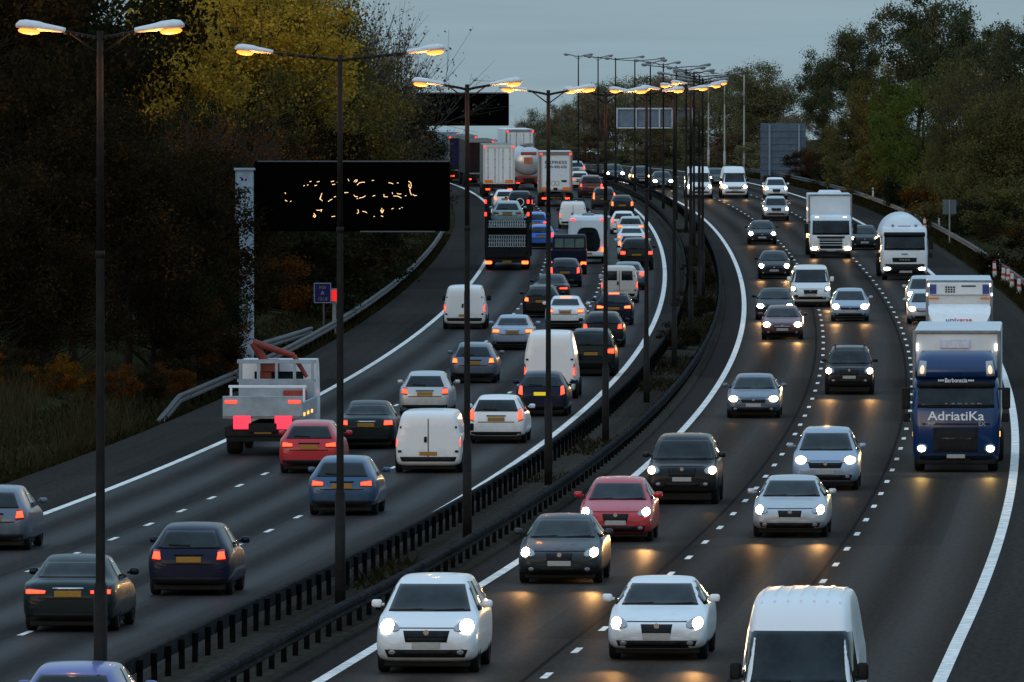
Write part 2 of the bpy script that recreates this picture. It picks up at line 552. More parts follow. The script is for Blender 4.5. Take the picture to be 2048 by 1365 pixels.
LINE = mat('road_paint', (0.78, 0.74, 0.68), 0.7, var=0.42, scale=3.0)
def line(fn, w, dashes=None, d0=D0, d1=D1):
    vs_, fs = [], []
    def seg(a, b):
        n = max(1, int((b - a) / 3))
        for i in range(n + 1):
            d = a + (b - a) * i / n
            vs_.append(tuple(road(d, fn(d) - w / 2, 0.006))); vs_.append(tuple(road(d, fn(d) + w / 2, 0.006)))
            if i:
                k = len(vs_)
                fs.append((k - 4, k - 3, k - 1, k - 2))
    if dashes is None: seg(d0, d1)
    else:
        d = d0
        while d < d1:
            seg(d, d + dashes[0]); d += dashes[1]
    me = bpy.data.meshes.new('road_marking'); me.from_pydata(vs_, [], fs)
    tag(link('road_marking', me, LINE), kind='structure')
line(LL, 0.22); line(LR, 0.22); line(RL, 0.22); line(RR, 0.24)
line(RD1, 0.13, (2.0, 9.0), d0=176.0 - 9 * 6); line(RD2, 0.13, (2.0, 9.0), d0=181.0 - 9 * 6)
line(LD1, 0.13, (2.0, 9.0), d0=178.0 - 9 * 6); line(LD2, 0.13, (2.0, 9.0), d0=183.0 - 9 * 6)

# ------------------------------------------------------------------ safety fences
STEEL = mat('weathered_steel', (0.030, 0.030, 0.031), 0.9, metal=0.0, spec=0.0, var=0.5, scale=3)
STEEL_L = mat('galvanised_steel', (0.06, 0.06, 0.064), 0.6, metal=0.0, spec=.2, var=0.5, scale=2.0)
POST_M = mat('dark_post_steel', (0.006, 0.006, 0.006), 0.9, spec=0.0, var=0.4, scale=6)

def barrier(name, fn, side, label, d0, d1, m, spacing=2.4, top=0.66, deep=0.30, ends=False, cap=None):
    """open box-beam rail on posts; side=+1: the traffic side is towards +x"""
    root = empty(name, road(d0, fn(d0)))
    base = root.location.copy()
    root_inv = Matrix.Translation(-base)
    prof = [(0.0, 0), (0.10, -0.0), (0.135, -.03), (0.135, -.10), (0.085, -.135), (0.085, -.165), (0.135, -.20), (0.135, -deep + .03), (0.10, -deep), (0.02, -deep), (0.0, -deep + .02)]
    bm = bmesh.new()
    rings = []
    ds = list(np.arange(d0, d1 + .01, 2.4))
    for i, d in enumerate(ds):
        h = top
        if ends and i < 5:
            h = top * (0.12 + 0.22 * i)
        jitter = rnd.uniform(-.012, .012)
        rings.append([road(d, fn(d) + side * (a + .05) + jitter, h + z) - base for a, z in prof])
    loft(bm, rings)
    link('rail', finish(bm, 'rail'), m, root)
    ds = list(np.arange(d0 + 1.0, d1, spacing))
    pm = bmesh.new(); bx(pm, (0, 0, 0), (0.09, 0.17, 1.0)); pme = finish(pm, 'post')
    near = [d for d in ds if d > 168][:98]
    for d in near:
        h = top
        if ends and (d - d0) < 12: continue
        o = link('post', pme, POST_M, root)
        o.location = road(d, fn(d), (h - .03) / 2 - .03) - base
        o.scale = (1, 1, h)
        o.rotation_euler = (rnd.uniform(-.02, .02), rnd.uniform(-.02, .02), -slope(d)[0])
    bm = bmesh.new()
    for d in ds:
        if d in near: continue
        bx(bm, road(d, fn(d), top / 2 - .05) - base, (0.06, 0.13, top))
    tag(link('posts', finish(bm, 'posts'), POST_M, root), kind='stuff')
    return tag(root, label, 'crash barrier', 'steel crash barriers along the motorway')

barrier('crash_barrier', lambda d: 8.62, -1, 'dark steel crash barrier left of the median lamp posts, beside the traffic driving away', 150, 945, STEEL, deep=0.27)
barrier('crash_barrier', lambda d: 10.2, 1, 'dark steel crash barrier right of the median lamp posts, beside the oncoming fast lane', 150, 945, STEEL, deep=0.25)
barrier('crash_barrier', LB, 1, 'galvanised crash barrier on the left grass verge with a ramped near end', 331, 900, STEEL_L, top=.68, ends=True, spacing=4)
barrier('crash_barrier', lambda d: -7.45 + (d - 385) * .019, 1, 'short pale crash barrier section behind the left verge barrier, below the black sign', 383, 428, STEEL_L, top=.75, spacing=4)
barrier('crash_barrier', lambda d: 25.95, -1, 'pale crash barrier along the right edge beneath the trees', 440, 930, STEEL_L, top=.68, spacing=4)

# ------------------------------------------------------------------ lamp posts
POLE = mat('lamp_pole', (0.014, 0.013, 0.012), 0.7, metal=0.0, spec=.12, var=0.35, scale=4)
POLE_PALE = mat('pale_lamp_pole', (0.34, 0.33, 0.30), 0.5, var=0.2, scale=4)
CANOPY = mat('lamp_canopy', (0.62, 0.64, 0.68), 0.4, var=0.12, scale=9)
CANOPY_D = mat('lamp_canopy_grey', (0.16, 0.17, 0.18), 0.4, var=0.12, scale=9)
BOWL = mat('sodium_bowl_lit', (0.3, 0.2, 0.1), 0.3, emis=(1.0, 0.21, 0.022), estr=3.3)
BOWL_OFF = mat('lamp_bowl_off', (0.18, 0.18, 0.17), 0.2, coat=.4)

GLOW = bpy.data.lights.new('lamp_glow', 'POINT')
GLOW.energy = 75.0
GLOW.color = (1.0, 0.36, 0.07)
GLOW.shadow_soft_size = 0.12

def lamp_meshes(H, reach, rise):
    out = {'H': H, 'reach': reach}
    bm = bmesh.new()
    cyl(bm, (0, 0, -.3), (0, 0, 2.3), .11, .105, 16)
    cyl(bm, (0, 0, 2.3), (0, 0, 2.42), .105, .072, 16, caps=False)
    cyl(bm, (0, 0, 2.42), (0, 0, H * .68), .075, .062, 16, caps=False)
    cyl(bm, (0, 0, H * .68), (0, 0, H * .69), .075, .075, 16)
    cyl(bm, (0, 0, H * .69), (0, 0, H), .058, .05, 16)
    bx(bm, (0, -.112, 1.1), (.11, .02, .6), .006)
    out['pole'] = finish(bm, 'pole', True)
    bm = bmesh.new()
    n = 6
    pts = [(.03 + (reach - .03) * k / n, H - .12 + rise * (k / n) ** .8) for k in range(n + 1)]
    for (a, za), (b, zb) in zip(pts, pts[1:]):
        cyl(bm, (a, 0, za), (b, 0, zb), .032, .03, 8)
    if reach < 1: cyl(bm, (.04, 0, H - .34), (reach * .8, 0, H - .1 + rise * .6), .02, .018, 6)
    out['arm'] = finish(bm, 'arm', True)
    # head: a tapering canopy along +x, bowl beneath its outer half
    bm = bmesh.new()
    rings = []
    for x, w, hh, zc in ((0, .05, .05, 0), (.06, .07, .06, .0), (.34, .11, .085, .01), (.42, .13, .10, .015), (.62, .135, .105, .02), (.72, .115, .085, .02), (.775, .05, .035, .01)):
        r = []
        for k in range(10):
            a = math.pi * 2 * k / 10
            r.append((x, w * math.cos(a), zc + hh * math.sin(a) * (1.0 if math.sin(a) > 0 else .55)))
        rings.append(r)
    loft(bm, rings)
    me = finish(bm, 'lamp_head', True)
    me.transform(Matrix.Translation((reach - .02, 0, H - .10 + rise)) @ Matrix.Rotation(-.09, 4, 'Y'))
    out['lamp_head'] = me
    bm = bmesh.new()
    rings = []
    for x, w, hh in ((.40, .04, .015), (.43, .10, .035), (.52, .125, .052), (.64, .12, .048), (.70, .09, .03), (.73, .03, .01)):
        rings.append([(x, w * math.cos(math.pi * 2 * k / 10), -.055 + hh * math.sin(math.pi * 2 * k / 10)) for k in range(10)])
    loft(bm, rings)
    me = finish(bm, 'bowl', True)
    me.transform(Matrix.Translation((reach - .02, 0, H - .10 + rise)) @ Matrix.Rotation(-.09, 4, 'Y'))
    out['bowl'] = me
    return out

def lamp(name, d, off, kit, lit, label, group, sides=(1, -1), pm=POLE, hz=0.0):
    root = empty(name, road(d, off, 0.08 if 8 < off < 11 else 0))
    root.rotation_euler = (0, 0, -slope(d)[0] + rnd.uniform(-.02, .02))
    root.scale = (1, 1, 1 + hz)
    link('pole', kit['pole'], pm, root)
    for s in sides:
        a = link('arm', kit['arm'], pm, root)
        h = link('lamp_head', kit['lamp_head'], CANOPY if lit else CANOPY_D, root)
        b = link('bowl', kit['bowl'], BOWL if lit else BOWL_OFF, h)
        if s < 0:
            a.rotation_euler = h.rotation_euler = (0, 0, math.pi)
        if lit:
            ld = GLOW
            lo = bpy.data.objects.new('lamp_glow', ld); COL.objects.link(lo); lo.parent = root
            hx = kit['reach']
            lo.location = (s * (hx + .5), 0, kit['H'] - .28)
    return tag(root, label, 'lamp post', group)

K_SHORT = lamp_meshes(10.8, .56, .10)
K_LONG = lamp_meshes(11.1, 1.36, .14)
K_FAR = lamp_meshes(10.8, 1.7, .12)
G_LIT = 'lit twin-arm lamp posts along the median'
G_OFF = 'unlit twin-arm lamp posts on the far median'
_ord = ['first', 'second', 'third', 'fourth', 'fifth', 'sixth', 'seventh', 'eighth', 'ninth', 'tenth']
lit_d = [156.4, 201.5, 239.5, 275, 311, 349, 389, 428, 466]
lit_txt = ['nearest and tallest lit twin-arm lamp post, leftmost in the photo, before the dark wood',
           'lit lamp post with very long thin twin arms in front of the black sign',
           'lit twin-arm lamp post between the black sign and the far black message board',
           'fourth lit twin-arm lamp post from the left, in front of the courier lorry',
           'fifth lit twin-arm lamp post from the left, beside the white twin-window van',
           'sixth lit twin-arm lamp post from the left, before the far gantry frame',
           'seventh lit twin-arm lamp post from the left, right of the far gantry frame',
           'eighth lit twin-arm lamp post from the left, deep in the curve of the median',
           'last lit twin-arm lamp post, rightmost of the lit row']
for d, tx in zip(lit_d, lit_txt):
    lamp('lamp_post', d, 9.43, K_LONG if d == 201.5 else K_SHORT, True, tx, G_LIT, hz=.016 if d < 160 else 0)
off_d = [503, 541, 580, 622, 664, 706, 748, 782, 815, 848, 873, 897]
off_txt = ['unlit lamp post just beyond the last lit one on the median',
           'unlit lamp post second beyond the last lit one', 'unlit lamp post third beyond the last lit one',
           'unlit lamp post fourth beyond the last lit one', 'unlit lamp post at the apex of the median curve',
           'unlit lamp post just past the apex of the median curve', 'unlit lamp post in front of the far gantry frame right half',
           'unlit lamp post crossing the middle of the far gantry frame', 'unlit lamp post with wide arms just left of the gantry frame',
           'unlit lamp post with wide arms second left of the gantry frame', 'short-armed unlit lamp post second from the far end',
           'short-armed unlit lamp post at the far end beside the courier lorry']
for i, (d, tx) in enumerate(zip(off_d, off_txt)):
    lamp('lamp_post', d, 9.43, K_FAR if i in (8, 9, 5, 2) else K_SHORT, False, tx, G_OFF)
for d, px, tx in ((938, 1417, 'pale single lamp post on the far right verge, left one of three'),
                  (925, 1449, 'pale single lamp post on the far right verge, middle one of three'),
                  (910, 1488, 'pale single lamp post on the far right verge, right one of three')):
    x = (px - CX) * d / FPX - C(d)
    lamp('lamp_post', d, x, K_SHORT, False, tx, 'pale lamp posts on the right verge', sides=(-1,), pm=POLE_PALE, hz=-.16)


# ================================================================== VEHICLES
# local frame: length along Y, front at -Y, wheels on z = 0
def wheel_meshes(r, w):
    bm = bmesh.new()
    prof = [(r * .62, -w / 2), (r * .9, -w / 2), (r * .985, -w * .36), (r, -w * .2), (r, w * .2), (r * .985, w * .36), (r * .9, w / 2), (r * .62, w / 2)]
    n = 20
    rings = [[(x, rr * math.cos(2 * math.pi * k / n), rr * math.sin(2 * math.pi * k / n)) for rr, x in prof] for k in range(n)]
    V = [[bm.verts.new(p) for p in q] for q in rings]
    for k in range(n):
        a, b = V[k], V[(k + 1) % n]
        for j in range(len(prof)):
            bm.faces.new((a[j], a[(j + 1) % len(prof)], b[(j + 1) % len(prof)], b[j]))
    tyre = finish(bm, 'tyre', True)
    bm = bmesh.new()
    cyl(bm, (-w * .3, 0, 0), (w * .3, 0, 0), r * .63, None, 20)
    for k in range(5):
        a = 2 * math.pi * k / 5
        for s in (-1, 1):
            bx(bm, (s * w * .31, math.cos(a) * r * .33, math.sin(a) * r * .33), (.02, r * .16, r * .5), .004, 1) if abs(math.cos(a)) < .4 else bx(bm, (s * w * .31, math.cos(a) * r * .33, math.sin(a) * r * .33), (.02, r * .5, r * .16), .004, 1)
    return tyre, finish(bm, 'rim')

TY, RI = wheel_meshes(.31, .2)
TYB, RIB = wheel_meshes(.5, .3)

class Kit:
    def __init__(s): s.p = []
    def add(s, name, me, m, parent=None, loc=None, scale=None, label=None):
        s.p.append((name, me, m, parent, loc, scale, label)); return len(s.p) - 1
    def wheels(s, ys, tw, big=False, twin=False, k=1.0):
        for y in ys:
            for sx in (-1, 1):
                i = s.add('wheel', TYB if big else TY, TYRE, loc=(sx * tw, y, (.5 if big else .31) * k), scale=(k * (1.8 if twin and y > 0 else 1), k, k))
                s.p.append(('rim', RIB if big else RI, RIM, i, None, None, None))

def spawn(kit, name, px, py, toward, over, L, mats, label, cat, group, sc=(1, 1, 1), dz=0.0, dyaw=0.0):
    """stand a vehicle so that its nearest wheels touch the road at photo pixel (px, py)"""
    x, d = px2g(px, py)
    cx, sl = slope(d)
    f = Vector((cx, 1, sl)).normalized()
    if dyaw: f.rotate(Matrix.Rotation(dyaw, 3, 'Z'))
    y = f if toward else -f
    xx = y.cross(Vector((0, 0, 1))).normalized()
    z = xx.cross(y).normalized()
    c = Vector((x, d, gz(d) + dz)) + f * (L / 2 - over)
    M = Matrix((xx, y, z)).transposed().to_4x4()
    M.translation = c
    root = bpy.data.objects.new(name, None)
    COL.objects.link(root)
    root.matrix_world = M @ Matrix.Diagonal((*sc, 1))
    made = []
    for nm, me, m, par, loc, scale, lab in kit.p:
        mm = mats.get(m, m) if isinstance(m, str) else m
        if mm is None:
            made.append(None); continue
        if isinstance(me, bpy.types.Light):
            me = mats.get('beam', me)
            if me is None: made.append(None); continue
            o = bpy.data.objects.new(nm, me); COL.objects.link(o); o.parent = root
            o.location = loc; o.rotation_euler = (math.radians(-88.2), 0, 0)
            made.append(o); continue
        o = link(nm, me, mm, root if par is None else made[par])
        if loc: o.location = loc
        if scale: o.scale = scale
        if lab: o['label'] = lab
        made.append(o)
    tag(root, label, cat, group)
    return root

def subdivided(bm, lv):
    me = finish(bm, 'tmp')
    o = bpy.data.objects.new('tmp', me); COL.objects.link(o)
    mod = o.modifiers.new('s', 'SUBSURF'); mod.levels = lv; mod.render_levels = lv
    dg = bpy.context.evaluated_depsgraph_get()
    r = bpy.data.meshes.new_from_object(o.evaluated_get(dg))
    bpy.data.objects.remove(o); bpy.data.meshes.remove(me)
    return r

class Shell:
    """a smooth body and panels laid onto its surface"""
    def __init__(s, bm, lv, name='body'):
        s.me = subdivided(bm, lv); s.me.name = name; s.me.shade_smooth()
        b = bmesh.new(); b.from_mesh(s.me); s.bvh = BVHTree.FromBMesh(b); b.free()
    def patch(s, q, axis, n=6, m=5, off=.010, skirt=.03, rnd_=False, bulge=0.0, name='panel'):
        """q: four 2D corners (bottom-left, bottom-right, top-right, top-left) projected along the axis"""
        q = [Vector(p) for p in q]
        dirs = {'F': Vector((0, 1, 0)), 'R': Vector((0, -1, 0)), 'S+': Vector((-1, 0, 0)), 'S-': Vector((1, 0, 0)), 'T': Vector((0, 0, -1))}
        dr = dirs[axis]
        bm = bmesh.new()
        G, Bk = [], []
        for j in range(m + 1):
            row, brow = [], []
            for i in range(n + 1):
                u, v = i / n, j / m
                if rnd_:
                    a, b = 2 * u - 1, 2 * v - 1
                    a, b = a * math.sqrt(1 - b * b / 2), b * math.sqrt(1 - a * a / 2)
                    u, v = (a * 1.02 + 1) / 2, (b * 1.02 + 1) / 2
                p = (q[0] * (1 - u) + q[1] * u) * (1 - v) + (q[3] * (1 - u) + q[2] * u) * v
                if axis in 'FR': o = Vector((p.x, -60 * dr.y, p.y))
                elif axis == 'T': o = Vector((p.x, p.y, 60))
                else: o = Vector((-60 * dr.x, p.x, p.y))
                h, nn, _, _ = s.bvh.ray_cast(o, dr)
                if h is None:
                    h, nn, _, _ = s.bvh.find_nearest(o + dr * 59)
                e_ = math.sin(math.pi * i / n) * math.sin(math.pi * j / m) * bulge
                h = h - dr * (off + e_)
                row.append(bm.verts.new(h)); brow.append((h, dr))
            G.append(row); Bk.append(brow)
        for j in range(m):
            for i in range(n):
                bm.faces.new((G[j][i], G[j][i + 1], G[j + 1][i + 1], G[j + 1][i]))
        loop = [(0, i) for i in range(n)] + [(j, n) for j in range(m)] + [(m, i) for i in range(n, 0, -1)] + [(j, 0) for j in range(m, 0, -1)]
        vb = [bm.verts.new(Bk[j][i][0] + dr * skirt) for j, i in loop]
        for k in range(len(loop)):
            j, i = loop[k]; j2, i2 = loop[(k + 1) % len(loop)]
            try: bm.faces.new((G[j][i], G[j2][i2], vb[(k + 1) % len(loop)], vb[k]))
            except ValueError: pass
        return finish(bm, name, True)

def mirror_q(q): return [(-q[1][0], q[1][1]), (-q[0][0], q[0][1]), (-q[3][0], q[3][1]), (-q[2][0], q[2][1])]

def car_bm(L, Wd, st):
    bm = bmesh.new()
    rings = []
    for t, zb, zs, zt, wm, rw in st:
        y = -L / 2 + t * L; w = Wd / 2 * wm; r = Wd / 2 * rw
        half = [(0, zb), (w * .55, zb), (w * .86, zb + .01), (w * .96, zb + .10), (w, zb + .42 * (zs - zb)), (w * .985, zs - .09), (w * .95, zs), (r * 1.02 + (w * .95 - r) * .1, zs + (zt - .05 - zs) * .82), (r * .92, zt - .02), (r * .5, zt), (0, zt + .006)]
        ring = [(x, y, z) for x, z in half] + [(-x, y, z) for x, z in half[-2:0:-1]]
        rings.append(ring)
    V = loft(bm, rings)
    cr = bm.edges.layers.float.new('crease_edge')
    n = len(V[0]); half = 10
    for a, b in zip(V, V[1:]):
        for k, w_ in ((3, .35), (6, .55), (7, .25), (8, .3)):
            for kk in {k, (n - k) % n}:
                e_ = bm.edges.get((a[kk], b[kk]))
                if e_: e_[cr] = w_
    for q in (0, -1):
        for k in range(n):
            e_ = bm.edges.get((V[q][k], V[q][(k + 1) % n]))
            if e_: e_[cr] = .5
    return bm

TYPES = {}
TYPES['hatch'] = dict(L=4.05, W=1.80, H=1.5, st=[(0, .34, .50, .56, .66, .56), (.008, .24, .57, .64, .86, .74), (.04, .19, .66, .745, .96, .82), (.13, .19, .78, .86, 1, .84), (.235, .19, .87, .955, 1, .85), (.275, .19, .91, 1.0, 1, .84), (.35, .19, .93, 1.22, 1, .76), (.43, .19, .94, 1.43, 1, .69), (.52, .19, .95, 1.495, 1, .67), (.66, .19, .96, 1.50, 1, .66), (.82, .19, .97, 1.47, 1, .65), (.895, .20, .98, 1.36, .985, .64), (.955, .22, .96, 1.10, .96, .72), (.985, .24, .84, .93, .92, .78), (1, .34, .66, .74, .78, .62)],
    ws=(.98, .66, 1.40, .545), rw=(1.0, .62, 1.38, .50), hl=[(.44, .62), (.80, .66), (.80, .80), (.52, .76)], tl=[(.60, .72), (.80, .74), (.76, .98), (.62, .96)], win=[(-.72, .98, -.02, 1.41, -.36), (.04, .98, .90, 1.40, .55)], grille=(.40, .50, .66), bump=.42, axles=(.20, .80), tw=.74, over=.8)
TYPES['saloon'] = dict(L=4.6, W=1.83, H=1.45, st=[(0, .34, .50, .55, .68, .56), (.008, .24, .56, .63, .88, .74), (.04, .19, .64, .72, .97, .82), (.13, .19, .76, .835, 1, .84), (.25, .19, .85, .93, 1, .85), (.29, .19, .89, .97, 1, .84), (.36, .19, .91, 1.18, 1, .75), (.43, .19, .92, 1.38, 1, .68), (.52, .19, .93, 1.445, 1, .66), (.64, .19, .94, 1.44, 1, .65), (.74, .19, .95, 1.34, 1, .64), (.81, .19, .95, 1.10, 1, .72), (.845, .19, .95, 1.02, 1, .80), (.94, .2, .93, .99, .985, .82), (.985, .23, .84, .92, .93, .80), (1, .34, .62, .70, .80, .66)],
    ws=(.96, .66, 1.36, .54), rw=(1.03, .60, 1.34, .52), hl=[(.44, .58), (.82, .62), (.82, .75), (.50, .72)], tl=[(.55, .70), (.84, .72), (.82, .90), (.56, .90)], win=[(-.85, .96, -.10, 1.36, -.42), (-.04, .96, 1.0, 1.36, .55)], grille=(.36, .48, .64), bump=.40, axles=(.19, .79), tw=.76, over=.9)
TYPES['estate'] = dict(L=4.6, W=1.83, H=1.48, st=[(0, .34, .50, .55, .68, .56), (.008, .24, .56, .63, .88, .74), (.04, .19, .64, .73, .97, .82), (.13, .19, .77, .845, 1, .84), (.24, .19, .86, .94, 1, .85), (.28, .19, .9, .98, 1, .84), (.35, .19, .92, 1.20, 1, .76), (.42, .19, .93, 1.40, 1, .69), (.5, .19, .94, 1.47, 1, .67), (.66, .19, .95, 1.48, 1, .66), (.84, .19, .96, 1.46, 1, .65), (.92, .2, .97, 1.38, .99, .65), (.965, .22, .96, 1.12, .97, .74), (.988, .24, .84, .93, .94, .8), (1, .34, .64, .72, .82, .66)],
    ws=(.97, .66, 1.38, .545), rw=(1.0, .64, 1.38, .54), hl=[(.46, .60), (.82, .64), (.82, .77), (.52, .74)], tl=[(.64, .72), (.84, .74), (.80, 1.02), (.66, 1.0)], win=[(-.88, .97, -.12, 1.39, -.45), (-.06, .97, 1.75, 1.37, 1.3)], grille=(.36, .50, .66), bump=.40, axles=(.19, .79), tw=.76, over=.9)
TYPES['mpv'] = dict(L=4.4, W=1.83, H=1.67, st=[(0, .36, .54, .60, .70, .58), (.008, .26, .62, .70, .88, .74), (.04, .2, .74, .83, .97, .82), (.11, .2, .88, .97, 1, .84), (.18, .2, .97, 1.06, 1, .84), (.215, .2, 1.0, 1.11, 1, .83), (.30, .2, 1.02, 1.38, 1, .76), (.38, .2, 1.03, 1.60, 1, .71), (.48, .2, 1.04, 1.665, 1, .69), (.66, .2, 1.05, 1.67, 1, .68), (.85, .2, 1.06, 1.64, 1, .67), (.925, .2, 1.06, 1.53, .99, .67), (.97, .22, 1.04, 1.22, .97, .75), (.99, .25, .88, .97, .94, .8), (1, .36, .66, .74, .82, .66)],
    ws=(1.07, .69, 1.56, .575), rw=(1.10, .66, 1.55, .56), hl=[(.44, .72), (.82, .78), (.80, .96), (.52, .90)], tl=[(.68, .74), (.84, .76), (.80, 1.22), (.68, 1.2)], win=[(-.95, 1.06, -.15, 1.56, -.55), (-.08, 1.06, 1.75, 1.55, 1.35)], grille=(.40, .56, .76), bump=.46, axles=(.18, .80), tw=.76, over=.75)
TYPES['suv'] = dict(L=4.5, W=1.88, H=1.80, st=[(0, .44, .66, .74, .78, .70), (.006, .36, .74, .84, .93, .82), (.03, .30, .90, 1.0, .985, .86), (.12, .28, 1.0, 1.08, 1, .87), (.24, .28, 1.05, 1.13, 1, .87), (.275, .28, 1.07, 1.17, 1, .86), (.33, .28, 1.09, 1.42, 1, .80), (.395, .28, 1.10, 1.70, 1, .75), (.48, .28, 1.11, 1.79, 1, .73), (.66, .28, 1.12, 1.80, 1, .72), (.88, .28, 1.12, 1.77, 1, .72), (.945, .28, 1.12, 1.68, .995, .72), (.975, .30, 1.11, 1.32, .99, .78), (.99, .34, .95, 1.05, .97, .83), (1, .46, .76, .86, .86, .74)],
    ws=(1.15, .72, 1.68, .62), rw=(1.17, .70, 1.66, .60), hl=[(.50, .80), (.86, .80), (.85, .97), (.52, .97)], tl=[(.72, .82), (.88, .82), (.86, 1.16), (.74, 1.16)], win=[(-.82, 1.15, -.12, 1.68, -.48), (-.05, 1.15, 1.85, 1.66, 1.6)], grille=(.46, .74, .94), bump=.62, axles=(.18, .80), tw=.78, over=.8, wk=1.15)
TYPES['van'] = dict(L=4.9, W=1.95, H=1.98, st=[(0, .38, .60, .66, .74, .60), (.006, .28, .70, .80, .90, .76), (.03, .22, .86, .96, .98, .82), (.09, .22, .98, 1.08, 1, .84), (.145, .22, 1.05, 1.17, 1, .84), (.175, .22, 1.08, 1.24, 1, .83), (.235, .22, 1.10, 1.56, 1, .80), (.295, .22, 1.12, 1.87, 1, .78), (.36, .22, 1.16, 1.97, 1, .80), (.5, .22, 1.25, 1.98, 1, .82), (.8, .22, 1.25, 1.98, 1, .82), (.955, .22, 1.25, 1.97, 1, .82), (.985, .24, 1.22, 1.90, .985, .80), (1, .34, 1.15, 1.72, .93, .76)],
    ws=(1.18, .755, 1.83, .67), rw=None, hl=[(.50, .72), (.86, .80), (.84, 1.03), (.58, .98)], tl=[(.86, .78), (.965, .78), (.95, 1.22), (.85, 1.22)], win=[(-1.45, 1.16, -.75, 1.80, -1.15)], grille=(.40, .62, .82), bump=.55, axles=(.17, .80), tw=.82, over=.9, wk=1.05)
TYPES['bigvan'] = dict(L=5.4, W=2.0, H=2.5, st=[(0, .40, .62, .70, .74, .60), (.006, .30, .74, .86, .90, .76), (.03, .24, .94, 1.06, .98, .82), (.08, .24, 1.06, 1.18, 1, .84), (.125, .24, 1.14, 1.28, 1, .84), (.15, .24, 1.18, 1.36, 1, .83), (.205, .24, 1.2, 1.75, 1, .81), (.255, .24, 1.24, 2.10, 1, .80), (.30, .24, 1.5, 2.33, 1, .80), (.36, .24, 1.7, 2.47, 1, .80), (.5, .24, 1.75, 2.50, 1, .82), (.955, .24, 1.75, 2.48, 1, .82), (.985, .26, 1.7, 2.40, .985, .80), (1, .36, 1.6, 2.2, .93, .76)],
    ws=(1.29, .77, 2.03, .70), rw=None, hl=[(.52, .78), (.86, .86), (.84, 1.10), (.60, 1.06)], tl=[(.86, .78), (.965, .78), (.95, 1.3), (.85, 1.3)], win=[(-1.75, 1.3, -1.05, 1.98, -1.45)], grille=(.42, .68, .9), bump=.6, axles=(.16, .80), tw=.85, over=.95, wk=1.1)

